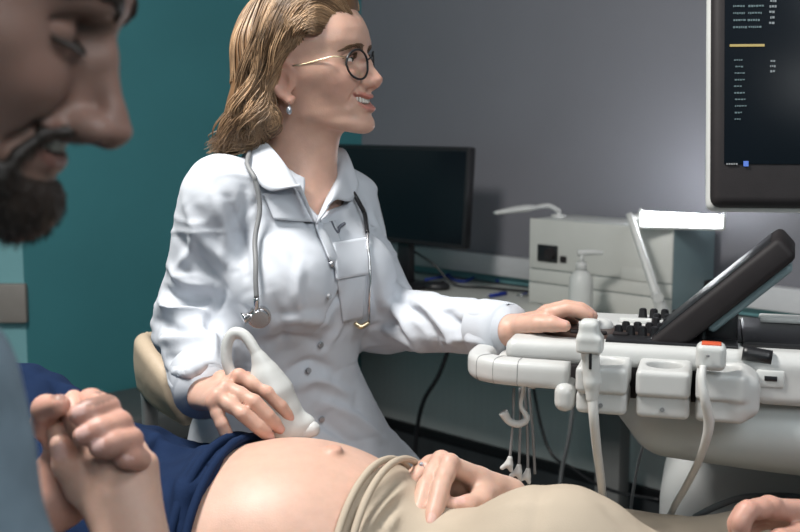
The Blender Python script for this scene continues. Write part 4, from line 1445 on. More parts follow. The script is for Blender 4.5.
def sheet(name, outline, m, parent, off=0.004, th=0.003, n=14, bulge=0.0, bv=None):
    """a piece of cloth laid on the surface: outline = four pixel polylines' corners (quad), sampled and thickened"""
    o = np.array(outline, float)
    pts, nor = [], []
    for i in range(n):
        for j in range(n):
            a, b = i / (n - 1), j / (n - 1)
            p = (o[0] * (1 - a) + o[1] * a) * (1 - b) + (o[3] * (1 - a) + o[2] * a) * b
            hit = cast(bv or DBV, p[0], p[1])
            pts.append(hit[0] if hit else np.full(3, np.nan)); nor.append(hit[1] if hit else np.array([0, -1.0, 0]))
    pts = np.array(pts); nor = np.array(nor)
    bad = np.isnan(pts[:, 0])
    if bad.any():
        good = np.nonzero(~bad)[0]
        for i in np.nonzero(bad)[0]:
            g = good[np.argmin(np.abs(good - i))]
            pts[i] = pts[g]; nor[i] = nor[g]
    pq = pts.reshape(n, n, 3)
    # smooth the base so that the piece lies stiffer than the cloth below
    for _ in range(4):
        pq[1:-1] = pq[1:-1] * 0.5 + (pq[:-2] + pq[2:]) * 0.25
        pq[:, 1:-1] = pq[:, 1:-1] * 0.5 + (pq[:, :-2] + pq[:, 2:]) * 0.25
    nm = nor.mean(0); nm /= np.linalg.norm(nm)
    aa, bb = np.meshgrid(np.linspace(0, 1, n), np.linspace(0, 1, n), indexing='ij')
    pq = pq + nm * (off + bulge * np.sin(PI * aa) * np.sin(PI * bb))[..., None]
    return solid_grid(name, pq, nm, th, m, parent)


def solid_grid(name, pq, nm, th, m, parent):
    a, b = pq.shape[:2]
    n1 = a * b
    top = pq.reshape(-1, 3) + nm * th * 0.5 if np.ndim(nm) == 1 else pq.reshape(-1, 3) + nm.reshape(-1, 3) * th * 0.5
    bot = pq.reshape(-1, 3) - nm * th * 0.5 if np.ndim(nm) == 1 else pq.reshape(-1, 3) - nm.reshape(-1, 3) * th * 0.5
    vs = np.vstack([top, bot])
    I = np.arange(n1).reshape(a, b)
    qs = [np.stack([I[:-1, :-1], I[1:, :-1], I[1:, 1:], I[:-1, 1:]], -1).reshape(-1, 4)]
    qs.append(qs[0][:, ::-1] + n1)
    loop = list(I[:, 0]) + list(I[-1, 1:]) + list(I[::-1, -1][1:]) + list(I[0, ::-1][1:-1])
    e = [[loop[k], loop[k] + n1, loop[(k + 1) % len(loop)] + n1, loop[(k + 1) % len(loop)]] for k in range(len(loop))]
    qs.append(np.array(e))
    o = link(name, np_mesh(name, vs, np.vstack(qs)), m, parent)
    bm = bmesh.new(); bm.from_mesh(o.data); bmesh.ops.recalc_face_normals(bm, faces=bm.faces[:]); bm.to_mesh(o.data); bm.free()
    return o


def loft(name, rows_, m, parent, th=0.003, n=24):
    """a cloth band between curves (each a list of 3D points), curved across"""
    cs = [catmull(r, n) for r in rows_]
    g = np.array(cs)
    k = max(8, len(rows_) * 5)
    g2 = np.stack([catmull(g[:, j], k) for j in range(n)], 1)
    du = np.gradient(g2, axis=0); dv = np.gradient(g2, axis=1)
    nm = np.cross(du, dv); nm /= np.linalg.norm(nm, axis=2)[..., None] + 1e-9
    return solid_grid(name, g2, nm, th, m, parent)


# collar: right wing (near), left wing (far); each folds over from the neck to its point
st = nb + [0, 0, 0.0]
def T(f, l, z): return nb + dfw * f + dlf * l + np.array([0, 0, z])
loft('collar', [
    [T(-0.060, -0.005, 0.050), T(-0.045, -0.055, 0.050), PX(262, 146, 1.665), PX(288, 172, 1.615), PX(314, 222, 1.592)],
    [T(-0.070, -0.005, 0.058), T(-0.052, -0.066, 0.060), PX(256, 141, 1.655), PX(280, 162, 1.602), PX(306, 200, 1.58)],
    [T(-0.085, -0.008, 0.030), T(-0.075, -0.085, 0.025), PX(243, 170, 1.615), PX(268, 190, 1.578), PX(300, 184, 1.575)],
], M['coat'], doc, 0.003, 40)
loft('collar', [
    [T(-0.060, 0.005, 0.050), T(-0.045, 0.055, 0.050), PX(334, 152, 1.745), PX(333, 180, 1.715), PX(316, 224, 1.598)],
    [T(-0.070, 0.005, 0.058), T(-0.052, 0.066, 0.060), PX(343, 150, 1.75), PX(342, 172, 1.715), PX(326, 210, 1.605)],
    [T(-0.085, 0.008, 0.030), T(-0.075, 0.085, 0.025), PX(354, 178, 1.745), PX(352, 200, 1.70), PX(333, 198, 1.645)],
], M['coat'], doc, 0.003, 40)
# lapels folded open
sheet('lapel', [(262, 196), (298, 186), (316, 224), (272, 221)], M['coat'], doc, 0.007, 0.003, bulge=0.003)
sheet('lapel', [(303, 205), (318, 222), (339, 268), (327, 262)], M['coat'], doc, 0.006, 0.003, bulge=0.002)
sheet('placket', [(316, 226), (333, 222), (345, 268), (331, 268)], M['coat'], doc, 0.004, 0.003)
sheet('pocket_flap', [(330, 244), (365, 238), (367, 275), (334, 281)], M['coat'], doc, 0.006, 0.003)
sheet('pocket', [(336, 278), (365, 273), (362, 318), (342, 322)], M['coat'], doc, 0.002, 0.003)
for x, y in ((329, 265), (326, 296), (319, 344), (307, 371), (321, 418)):
    hit = cast(DBV, x, y, 0.006)
    if hit:
        R = V3(hit[1]).to_track_quat('Z', 'Y').to_matrix().to_4x4()
        bm = bmesh.new(); r = bmesh.ops.create_cone(bm, cap_ends=True, segments=16, radius1=0.0048, radius2=0.0038, depth=0.003)
        bmesh.ops.transform(bm, matrix=Matrix.Translation(V3(hit[0])) @ R, verts=r['verts'])
        bm_obj('button', bm, M['button'], doc)
# small grey emblem stitched above the pocket
em = []
for pl in ([(329, 222), (332, 229), (336, 234)], [(336, 234), (338, 228), (343, 224)]):
    pts = [cast(DBV, x, y, 0.004) for x, y in pl]
    pts = [p[0] for p in pts if p]
    if len(pts) > 1: em.append(tube_arrays(catmull(pts, 8), 0.0026, 6))
if em:
    vv, qq = join_arrays(em)
    link('emblem', np_mesh('emblem', vv, qq), M['emblem'], doc)
# cuffs
def cuff(name, at, ax, r0, r1, ln):
    p = [at - ax * ln, at - ax * ln * 0.5, at + ax * 0.002, at + ax * 0.004, at + ax * 0.001, at - ax * ln * 0.9]
    v, q = tube_arrays(np.array(p), [r0, (r0 + r1) / 2, r1, r1 - 0.0015, r1 - 0.003, r0 - 0.006], 40, caps=False)
    v = v + (noise3(v, 40)[:, None] * 0.003) * (v - at)
    th = noise3(v, 30, 5) * 0.003
    link(name, np_mesh(name, v, q), M['coat'], doc)
cuff('cuff', r_cuff, ax, 0.046, 0.043, 0.05)
cuff('cuff', l_cuff, ax2, 0.0415, 0.037, 0.055)

# ---- hair: a combed cap and falling wavy locks
S = Sdf()
def hl(x, y, z): return dh.pt(x, y, z)
S.ell(hl(-0.012, 0, 0.045), (0.096, 0.084, 0.086), DR, 0.02)
S.ell(hl(0.045, 0, 0.092), (0.045, 0.055, 0.026), DR, 0.03)
S.cone(hl(-0.05, -0.052, 0.03), PX(250, 116, 1.665), 0.040, 0.031, 0.03)
S.cone(PX(250, 116, 1.665), PX(228, 148, 1.665), 0.031, 0.018, 0.03)
S.cone(hl(-0.058, 0.0, 0.02), PX(256, 126, 1.72), 0.050, 0.038, 0.03)
S.cone(hl(-0.06, 0.05, 0.03), hl(-0.09, 0.05, -0.09), 0.04, 0.03, 0.03)
# keep face, ears and neck clear
S.ell(hl(0.105, 0, -0.03), (0.083, 0.12, 0.098), DR, 0.006, 's')
S.ell(hl(0.028, -0.075, -0.03), (0.046, 0.035, 0.055), DR, 0.006, 's')
S.ell(hl(0.028, 0.075, -0.03), (0.046, 0.035, 0.055), DR, 0.006, 's')
v, q = S.mesh(0.003, smooth=2)
hv, hq = v, q
hb = bvh_of(v, q)
def hair_col(n, rg, lo=(0.075, 0.040, 0.020), hi=(0.47, 0.30, 0.17)):
    t = rg.beta(1.3, 1.9, n)[:, None]
    return np.array(lo) * (1 - t) + np.array(hi) * t
me = np_mesh('hair', v, q)
cc = np.tile(np.array((0.17, 0.09, 0.042)), (len(v), 1)); set_col(me, cc)
hair = link('hair', me, M['hair_blonde'], doc)
# guide curves: from the hair line back over the head and down, as the photograph shows them
GUIDE = [
    [(352, 14, 1.665), (335, -8, 1.655), (305, -8, 1.63), (276, 22, 1.605), (262, 70, 1.60), (252, 112, 1.61), (236, 140, 1.62), (212, 152, 1.635)],
    [(345, 12, 1.66), (325, -4, 1.645), (298, 2, 1.615), (277, 36, 1.60), (270, 80, 1.605), (262, 116, 1.61), (246, 142, 1.61), (224, 152, 1.61)],
    [(338, 16, 1.65), (318, 6, 1.63), (297, 16, 1.607), (283, 46, 1.60), (277, 78, 1.607), (272, 112, 1.615), (262, 136, 1.61), (243, 152, 1.605)],
    [(328, 24, 1.637), (310, 20, 1.615), (295, 32, 1.60), (286, 58, 1.60), (279, 84, 1.607), (280, 112, 1.617), (276, 134, 1.62), (262, 150, 1.61)],
    [(318, 34, 1.627), (305, 32, 1.607), (294, 44, 1.60), (285, 66, 1.60), (276, 92, 1.607), (272, 122, 1.62), (268, 142, 1.62), (252, 154, 1.612)],
    [(342, -12, 1.68), (315, -24, 1.66), (286, -6, 1.63), (265, 35, 1.61), (254, 80, 1.61), (244, 116, 1.62), (226, 140, 1.635), (208, 153, 1.65)],
    [(338, -20, 1.70), (305, -32, 1.68), (274, -14, 1.65), (256, 28, 1.63), (245, 76, 1.63), (236, 112, 1.635), (220, 138, 1.645), (207, 152, 1.655)],
]
GW = [catmull(np.array([PX(*p) for p in g]), 60) for g in GUIDE]
rg = np.random.default_rng(3)
lst, cols = [], []
for i in range(1700):
    f = rg.uniform(0, len(GW) - 1.001)
    a = int(f); u = f - a
    c = GW[a] * (1 - u) + GW[a + 1] * u
    c = c.copy()
    t = np.linspace(0, 1, 60)
    lock = int(f * 3.2)                       # strands of one lock wave together
    ph = lock * 2.1 + rg.normal() * 0.25
    amp = 0.013 * np.clip((t - 0.38) / 0.3, 0, 1)
    c[:, 0] += amp * np.sin(t * 19 + ph)
    c[:, 1] += amp * 0.9 * np.cos(t * 17 + ph) + rg.normal() * 0.004 * t
    c[:, 2] += amp * 0.5 * np.sin(t * 13 + ph * 1.7)
    c += rg.normal(size=3) * np.array([0.0035, 0.003, 0.003]) * (0.3 + t[:, None])
    m = int(60 * rg.uniform(0.82, 1.0))
    c = c[:m]
    # keep outside the hair mass
    for k in range(0, m):
        loc, nor, idx, dist = hb.find_nearest(Vector(c[k]))
        dvec = Vector(c[k]) - loc
        if dvec.dot(nor) < 0.0005 or dvec.length > 0.022:
            tgt = np.array(loc + nor * (0.001 + (0.006 + 0.010 * t[k] * (0.5 + 0.5 * math.sin(t[k] * 15 + ph))) * rg.random()))
            w = min(1.0, 0.25 + k / 12) if k < 10 else 1.0
            c[k] = c[k] * (1 - w) + tgt * w
    for _ in range(3): c[1:-1] = c[1:-1] * 0.5 + (c[:-2] + c[2:]) * 0.25
    r = 0.00078 * rg.uniform(0.7, 1.3) * np.clip(np.minimum(np.linspace(0.5, 6, m), np.linspace(7, 0.25, m)), 0.25, 1)
    vv, qq = tube_arrays(c, r, 4, caps=False)
    lst.append((vv, qq))
    cols.append(np.repeat(hair_col(1, np.random.default_rng(lock)) * 0.6 + hair_col(1, rg) * 0.4, len(vv), 0))
v, q = join_arrays(lst)
me = np_mesh('hair_locks', v, q); set_col(me, np.vstack(cols))
link('hair_locks', me, M['hair_blonde'], hair)
# strands over the rest of the cap (back, crown, far side)
lst, cols = [], []
for i in range(420):
    az = rg.uniform(0.3, 2 * PI - 0.3)
    p = np.array([0.02 * rg.normal(), 0.01 * rg.normal(), 0.13])
    path = []
    for t in np.linspace(0, 1, 26):
        th = 0.15 + t * 2.0
        path.append(hl(-0.02 - 0.115 * math.sin(th) * math.cos(az + PI) * 1.0, 0.1 * math.sin(th) * math.sin(az), 0.045 + 0.105 * math.cos(th)))
    path = np.array(path)
    ok = []
    for p in path:
        loc, nor, idx, dist = hb.find_nearest(Vector(p))
        Lc = dh.loc(np.array([list(loc)]))[0]
        if Lc[0] > 0.062 and Lc[2] < 0.075: break
        ok.append(np.array(loc + nor * (0.0008 + 0.002 * rg.random())))
    if len(ok) < 6: continue
    ok = np.array(ok)
    for _ in range(2): ok[1:-1] = ok[1:-1] * 0.5 + (ok[:-2] + ok[2:]) * 0.25
    vv, qq = tube_arrays(ok, 0.0012 * np.clip(np.linspace(6, 0.3, len(ok)), 0.3, 1), 4, caps=False)
    lst.append((vv, qq)); cols.append(np.repeat(hair_col(1, rg), len(vv), 0))
v, q = join_arrays(lst)
me = np_mesh('hair_strands', v, q); set_col(me, np.vstack(cols))
link('hair_strands', me, M['hair_blonde'], hair)

# ---- glasses
gl = empty('glasses', dh.pt(0.10, 0, 0), 'round dark-rimmed glasses with thin gold temples worn by the smiling woman', 'glasses')
for sg in (-1, 1):
    ring = []
    for t in np.linspace(0, 2 * PI, 40, endpoint=False):
        yy = 0.033 * sg + 0.0235 * math.cos(t) * (1.0 if math.sin(t) > 0 else 0.96)
        zz = -0.0095 + 0.0215 * math.sin(t)
        ring.append(dh.pt(0.1005 - 5.0 * yy * yy + 0.06 * zz, yy, zz))
    tube_obj('rim', ring, 0.0017, M['black'], gl, sides=8, closed=True, smooth_path=False)
    r2 = np.array(ring)
    cen = r2.mean(0)
    bm = bmesh.new()
    vs = [bm.verts.new(V3(p)) for p in r2]
    off = DR[:, 0] * 0.0008
    vs2 = [bm.verts.new(V3(p - off)) for p in r2]
    bm.faces.new(vs); bm.faces.new(vs2[::-1])
    for k in range(40): bm.faces.new((vs[k], vs2[k], vs2[(k + 1) % 40], vs[(k + 1) % 40]))
    bm_obj('lens', bm, M['lens'], gl, False)
    a = dh.pt(0.1005 - 5 * 0.056 ** 2, 0.0565 * sg, 0.001)
    tube_obj('temple', [a, dh.pt(0.070, 0.070 * sg, 0.004), dh.pt(0.03, 0.0755 * sg, 0.001), dh.pt(-0.004, 0.0765 * sg, 0.000), dh.pt(-0.022, 0.078 * sg, -0.010), dh.pt(-0.030, 0.078 * sg, -0.03)], 0.0012, M['gold'], gl, 40, 8)
    tube_obj('nose_pad', [dh.pt(0.0975, 0.0105 * sg, -0.012), dh.pt(0.094, 0.0095 * sg, -0.017)], 0.0016, M['lens'], gl, 4, 8)
tube_obj('bridge', [dh.pt(0.1003, -0.0105, -0.003), dh.pt(0.1035, 0, 0.001), dh.pt(0.1003, 0.0105, -0.003)], 0.0013, M['black'], gl, 14, 8)
# earring
ep = dh.pt(-0.006, -0.0755, -0.049)
er = empty('earring', ep, 'small pale drop earring below the woman\'s ear', 'earring')
tube_obj('hook', [ep, ep + [0, 0, -0.006]], 0.0008, M['steel'], er, 4, 6)
v, q = Sdf().ell(ep + [0, 0, -0.012], (0.0042, 0.0042, 0.0065)).mesh(0.001, smooth=0)
link('drop', np_mesh('drop', v, q), M['earring'], er)

# ---- stethoscope around the neck
sth = empty('stethoscope', PX(262, 313, 1.55), 'grey stethoscope hung round the neck of the woman in the white coat', 'stethoscope')
def on_coat(pl, off):
    out = []
    for x, y in catmull(np.array(pl, float), 26):
        h_ = cast(DBV, x, y, off)
        if h_: out.append(h_[0])
    out = np.array(out)
    for _ in range(4): out[1:-1] = out[1:-1] * 0.5 + (out[:-2] + out[2:]) * 0.25
    return out
a = on_coat([(250, 178), (257, 205), (259, 240), (260, 270), (261, 296)], 0.013)
back = [T(-0.07, 0.0, 0.066), T(-0.06, -0.05, 0.068), PX(250, 152, 1.635), PX(247, 164, 1.60)]
tube_obj('tube', np.vstack([back, a]), 0.0036, M['cable_grey'], sth, 70, 10)
b = on_coat([(352, 200), (360, 216), (364, 236)], 0.008)
tube_obj('tube', np.vstack([[T(-0.07, 0.0, 0.066), T(-0.055, 0.055, 0.068), PX(350, 176, 1.75), PX(351, 188, 1.72)], b]), 0.0036, M['black'], sth, 50, 10)
b2 = on_coat([(364, 236), (365, 260), (366, 290), (366, 318)], 0.009)
tube_obj('binaural_tube', b2, 0.0022, M['steel'], sth, 40, 8)
tube_obj('ear_tip', [b2[-1], b2[-1] + [-0.012, -0.004, -0.006], b2[-1] + [-0.022, -0.004, 0.0]], [0.003, 0.0045, 0.003], M['gold'], sth, 12, 10)
h_ = cast(DBV, 262, 314, 0.008)
cp, cn = h_
R = V3(cn).to_track_quat('Z', 'Y').to_matrix().to_4x4()
bm = bmesh.new()
r = bmesh.ops.create_cone(bm, cap_ends=True, segments=32, radius1=0.017, radius2=0.0165, depth=0.006)
r2 = bmesh.ops.create_cone(bm, cap_ends=True, segments=32, radius1=0.0145, radius2=0.0125, depth=0.006)
bmesh.ops.translate(bm, verts=r2['verts'], vec=(0, 0, 0.005))
bmesh.ops.transform(bm, matrix=Matrix.Translation(V3(cp)) @ R @ Matrix.Rotation(0.6, 4, 'Y'), verts=bm.verts)
cpo = bm_obj('chest_piece', bm, M['steel'], sth)
tube_obj('stem', [a[-1], cp + [-0.004, -0.005, 0.008]], 0.004, M['steel'], cpo, 5, 10)
tube_obj('bell', [cp + [-0.012, -0.004, 0.002], cp + [-0.022, -0.008, -0.001]], [0.006, 0.009], M['steel'], cpo, 5, 16)

# ---- the probe in her right hand
pb = empty('ultrasound_probe', PX(292, 432, 1.42), 'white looped ultrasound probe pressed on the pregnant belly', 'probe')
S = Sdf()
pd = 1.435
lp = [PX(268, 376, pd), PX(256, 352, pd), PX(245, 336, pd + 0.005), PX(234, 333, pd + 0.008), PX(227, 344, pd + 0.008), PX(227, 362, pd + 0.006), PX(234, 378, pd + 0.005), PX(244, 394, pd + 0.004)]
S.chain(catmull(lp, 26), [0.0068] * 26, 0.004, 0.003)
S.chain([PX(261, 362, pd), PX(266, 376, pd), PX(274, 392, pd), PX(284, 410, pd), PX(292, 424, pd)], [0.011, 0.019, 0.024, 0.021, 0.020], 0.01, 0.01)
S.chain([PX(241, 392, pd + 0.004), PX(262, 408, pd), PX(284, 424, pd)], [0.012, 0.018, 0.020], 0.012, 0.01)
S.chain([PX(282, 428, pd), PX(294, 427, pd), PX(306, 424, pd)], [0.016, 0.018, 0.013], 0.01, 0.01)
v, q = S.mesh(0.002, smooth=1)
link('probe_shell', np_mesh('probe_shell', v, q), M['white_soft'], pb)
S = Sdf(); S.chain([PX(276, 434, pd - 0.004), PX(292, 434, pd - 0.004), PX(312, 429, pd - 0.004)], [0.011, 0.013, 0.011], 0.01, 0.01)
v, q = S.mesh(0.002); link('probe_lens', np_mesh('probe_lens', v, q), M['white'], pb)

# ---- her chair
ch = empty('swivel_chair', (-0.36, 1.80, 0), 'beige vinyl chair with a curved back behind the woman in the white coat', 'chair')
S = Sdf()
bp = [PX(150, 352, 1.80), PX(152, 372, 1.77), PX(170, 398, 1.74), PX(196, 415, 1.72)]
cpath = [PX(150, 348, 1.88), PX(150, 375, 1.79), PX(165, 392, 1.735), PX(184, 408, 1.70)]
g = []
for (x0, y0, x1, y1, dd) in ((158, 340, 150, 392, 1.95), (144, 342, 146, 385, 1.84), (148, 352, 160, 400, 1.765), (170, 382, 186, 416, 1.70)):
    g.append([PX(x0, y0, dd), PX((x0 + x1) / 2 - 2, (y0 + y1) / 2, dd - 0.004), PX(x1, y1, dd)])
gg = np.array([catmull(r, 9) for r in g]); gg = np.stack([catmull(gg[:, j], 20) for j in range(9)], 1)
for j in range(8):
    pass
S.add(lambda P: np.min([f_cone(P, gg[i, j], gg[i, j + 1], 0.016, 0.016) for i in range(20) for j in range(0, 8)], 0), gg.reshape(-1, 3).min(0) - 0.016, gg.reshape(-1, 3).max(0) + 0.016, 0.01)
v, q = S.mesh(0.005, smooth=3); link('backrest', np_mesh('backrest', v, q), M['beige_vinyl'], ch)
S = Sdf(); S.ell((-0.17, 1.80, 0.585), (0.20, 0.20, 0.045)); v, q = S.mesh(0.006); link('seat', np_mesh('seat', v, q), M['beige_vinyl'], ch)
tube_obj('back_support', [gg[8, 8], gg[8, 8] + [0.02, 0, -0.2], (-0.25, 1.80, 0.545)], 0.014, M['grey_metal'], ch, 20, 10)
tube_obj('gas_column', [(-0.17, 1.80, 0.1), (-0.17, 1.80, 0.57)], 0.025, M['grey_metal'], ch, 4, 16)
for k in range(5):
    a_ = k * 2 * PI / 5 + 0.3
    e_ = np.array([-0.17 + 0.25 * math.cos(a_), 1.80 + 0.25 * math.sin(a_), 0.07])
    lg = tube_obj('leg', [(-0.17, 1.80, 0.11), e_], [0.022, 0.014], M['grey_metal'], ch, 4, 10)
    tube_obj('caster', [e_ + [0, -0.012, -0.04], e_ + [0, 0.012, -0.04]], 0.028, M['black'], lg, 3, 14)
# ------------------------------------------------------------ the pregnant patient on the couch
pat = empty('person', (-0.1, 1.34, 0.62), 'reclining pregnant person with bare round belly, navy top and beige trousers', 'person')


def pat_torso(S, e=0.0):
    S.ell((-0.135, 1.34, 0.742), (0.195 + e, 0.168 + e, 0.160 + e), None, 0.05)
    S.ell((0.10, 1.34, 0.700), (0.17 + e, 0.155 + e, 0.108 + e), None, 0.06)
    S.cone((-0.26, 1.31, 0.735), (-0.40, 1.32, 0.765), 0.105 + e, 0.112 + e, 0.05); S.cone((-0.40, 1.32, 0.765), (-0.53, 1.34, 0.825), 0.112 + e, 0.115 + e, 0.05)
    S.cone((-0.26, 1.40, 0.735), (-0.40, 1.43, 0.765), 0.105 + e, 0.112 + e, 0.05); S.cone((-0.40, 1.43, 0.765), (-0.53, 1.48, 0.840), 0.112 + e, 0.115 + e, 0.05)
    S.cone((-0.56, 1.27, 0.84), (-0.56, 1.54, 0.86), 0.06 + e, 0.06 + e, 0.05)


p_legs = [((0.07, 1.265, 0.715), (0.175, 1.205, 0.789), (0.40, 1.19, 0.715), (0.82, 1.22, 0.69)),
          ((0.09, 1.41, 0.690), (0.26, 1.41, 0.695), (0.46, 1.39, 0.725), (0.84, 1.38, 0.69))]


def pat_legs(S, e=0.0):
    (a, b, c, d) = [np.array(p) for p in p_legs[0]]
    S.cone(a, b, 0.105 + e, 0.092 + e, 0.05); S.cone(b, c, 0.092 + e, 0.066 + e, 0.05); S.cone(c, d, 0.06 + e, 0.038 + e, 0.03)
    (a, b, c, d) = [np.array(p) for p in p_legs[1]]
    S.cone(a, b, 0.095 + e, 0.085 + e, 0.05); S.cone(b, c, 0.082 + e, 0.062 + e, 0.05); S.cone(c, d, 0.06 + e, 0.038 + e, 0.03)


PR = axes(0, math.radians(62))
PO = np.array([-0.80, 1.42, 0.97])
phd = Head(PO, PR, 0.98, False, smile=0.6, nose=0.95)
p_sh_n = np.array([-0.55, 1.22, 0.83]); p_el_n = np.array([-0.34, 1.00, 0.715]); p_wr_n = PX(134, 550, 0.918)
p_sh_f = np.array([-0.55, 1.57, 0.85]); p_el_f = np.array([0.19, 1.49, 0.66]); p_wr_f = PX(506, 496, 1.385)
# held hand
kn_h = [PX(78, 472, 0.948), PX(98, 457, 0.942), PX(122, 453, 0.945), PX(145, 464, 0.952)]
fg_h = [[PX(63, 445, 0.965), PX(58, 428, 0.975), PX(60, 415, 0.985)],
        [PX(80, 425, 0.962), PX(72, 408, 0.975), PX(74, 398, 0.99)],
        [PX(104, 425, 0.966), PX(94, 408, 0.985), PX(92, 400, 1.0)],
        [PX(128, 438, 0.972), PX(118, 424, 0.988), PX(112, 414, 1.0)]]
th_h = [PX(112, 512, 0.945), PX(80, 490, 0.945), PX(66, 466, 0.94), PX(60, 444, 0.938)]
# hand lying on the trousers
kn_t = [PX(450, 463, 1.335), PX(441, 460, 1.355), PX(430, 465, 1.37), PX(421, 472, 1.38)]
fg_t = [[PX(441, 487, 1.30), PX(436, 507, 1.28), PX(431, 523, 1.262)],
        [PX(426, 487, 1.315), PX(420, 508, 1.292), PX(415, 525, 1.272)],
        [PX(411, 484, 1.345), PX(406, 503, 1.325), PX(406, 518, 1.312)],
        [PX(405, 483, 1.37), PX(400, 496, 1.36), PX(399, 507, 1.355)]]
th_t = [PX(494, 488, 1.365), PX(482, 500, 1.325), PX(468, 505, 1.305), PX(454, 505, 1.295)]
S = Sdf()
phd.add(S)
S.cone(phd.pt(-0.028, 0, -0.055), (-0.60, 1.41, 0.89), 0.052, 0.06, 0.03)
pat_torso(S); pat_legs(S, -0.008)
S.cone(p_sh_n, p_el_n, 0.047, 0.040, 0.03); S.cone(p_el_n, p_wr_n, 0.040, 0.0255, 0.02)
S.cone(p_sh_f, p_el_f, 0.045, 0.036, 0.03); S.cone(p_el_f, p_wr_f, 0.034, 0.022, 0.02)
nlh = add_hand(S, p_wr_n, kn_h, fg_h, th_h, (0.05, -0.95, 0.3), 1.02, None, palm_k=0.016)
nlt = add_hand(S, p_wr_f, kn_t, fg_t, th_t, (0.05, -0.45, 0.9), 1.08, None, palm_k=0.016)
S.cone(p_wr_f * 0.5 + kn_t[0] * 0.5, th_t[1], 0.012, 0.010, 0.012)
for a in (p_legs[0][3], p_legs[1][3]):
    a = np.array(a)
    S.cone(a, a + [0.07, 0, 0.0], 0.036, 0.036, 0.02); S.cone(a + [0.06, 0, -0.01], a + [0.09, 0, 0.15], 0.036, 0.026, 0.02)
# navel
nv = PX(334, 440, 1.31)
S.ell((nv[0], 1.325, 0.8995), (0.009, 0.010, 0.0035), None, 0.012)
S.ell((nv[0] - 0.002, 1.318, 0.9045), (0.004, 0.005, 0.0022), None, 0.004, 's')
v, q = S.mesh(0.0026, smooth=1)
c = phd.colour(v, *SKIN['patient'])
c = hand_colour(v, c, nlh + nlt, kn_h + kn_t, SKIN['patient'][2], (0.66, 0.42, 0.36), 1.0)
w = np.exp(-(np.linalg.norm((v - [nv[0], 1.325, 0.905]) / [1, 1.2, 1], axis=1) / 0.02) ** 2)[:, None] * 0.45
c = c * (1 - w) + np.array((0.5, 0.24, 0.17)) * w
me = np_mesh('body', v, q); set_col(me, c)
link('body', me, M['skin'], pat)
head_extras(phd, pat, True, M['brow_brown'], 0.0008)
S = Sdf(); S.ell(phd.pt(-0.02, 0, 0.045), (0.102, 0.088, 0.086), PR, 0.02); S.cone(phd.pt(-0.06, 0, 0.02), phd.pt(-0.07, 0, -0.07), 0.07, 0.05, 0.03)
S.ell(phd.pt(0.105, 0, -0.03), (0.083, 0.12, 0.098), PR, 0.006, 's')
v, q = S.mesh(0.005, smooth=2); v = v + vnormals(v, q) * (noise3(v * [1, 3, 1], 60) * 0.003)[:, None]
link('hair', np_mesh('hair', v, q), M['hair_dark'], pat)

# navy top, pulled up over the belly
hemA = PX(238, 449, 1.36); hemn = np.array([1.0, -0.32, 0.10])
S = Sdf(); pat_torso(S, 0.010)
S.cone(p_sh_n, p_sh_n * 0.35 + p_el_n * 0.65, 0.066, 0.058, 0.03); S.cone(p_sh_f, p_sh_f * 0.6 + p_el_f * 0.4, 0.062, 0.052, 0.03)
S.plane(hemA, hemn, 0.006)
S.ell(np.array((-0.61, 1.41, 0.92)), (0.05, 0.075, 0.06), None, 0.01, 's')
v, q = S.mesh(0.005, smooth=1)
v = strokes(v, q, [([(205, 445), (188, 480), (176, 525)], 0.010, 0.010), ([(190, 445), (172, 478), (160, 520)], -0.008, 0.009),
                   ([(178, 440), (160, 470), (150, 500)], 0.007, 0.010), ([(150, 435), (175, 450), (200, 448)], 0.005, 0.010),
                   ([(222, 446), (202, 478), (188, 520)], -0.006, 0.007), ([(160, 442), (150, 470), (158, 500)], -0.005, 0.010),
                   ([(60, 385), (85, 395), (105, 400)], 0.006, 0.010), ([(48, 380), (70, 400), (90, 410)], -0.006, 0.009)])
v = v + vnormals(v, q) * (noise3(v * [1.6, 0.8, 1], 30) * 0.003 + 0.005 * creases(v * [1.4, 0.6, 1], 11, 0.16, 6))[:, None]
navy = link('navy_top', np_mesh('navy_top', v, q), M['navy'], pat)
pb_bvh = None
# hem roll along the belly
hemp = []
S2 = Sdf(); pat_torso(S2, 0.0)
R_ = np.array(V3(hemn).to_track_quat('X', 'Z').to_matrix())
cen = hemA * 0 + np.array([hemA[0] + (1.34 - hemA[1]) * 0.32, 1.34, 0.75])
cen[0] += (hemA[2] - 0.75) * 0.10
for t in np.linspace(-0.25 * PI, 1.25 * PI, 40):
    d = R_ @ np.array([0, math.cos(t), math.sin(t)])
    lo_, hi_ = 0.0, 0.4
    for _ in range(30):
        m_ = (lo_ + hi_) / 2
        if S2.eval((cen + d * m_)[None])[0] < 0: lo_ = m_
        else: hi_ = m_
    hemp.append(cen + d * (lo_ + 0.008))
tube_obj('hem', hemp, 0.0055, M['navy'], pat, 90, 10)
tube_obj('hem_fold', np.array(hemp) + [-0.018, 0, 0.001], 0.0065, M['navy'], pat, 90, 10)

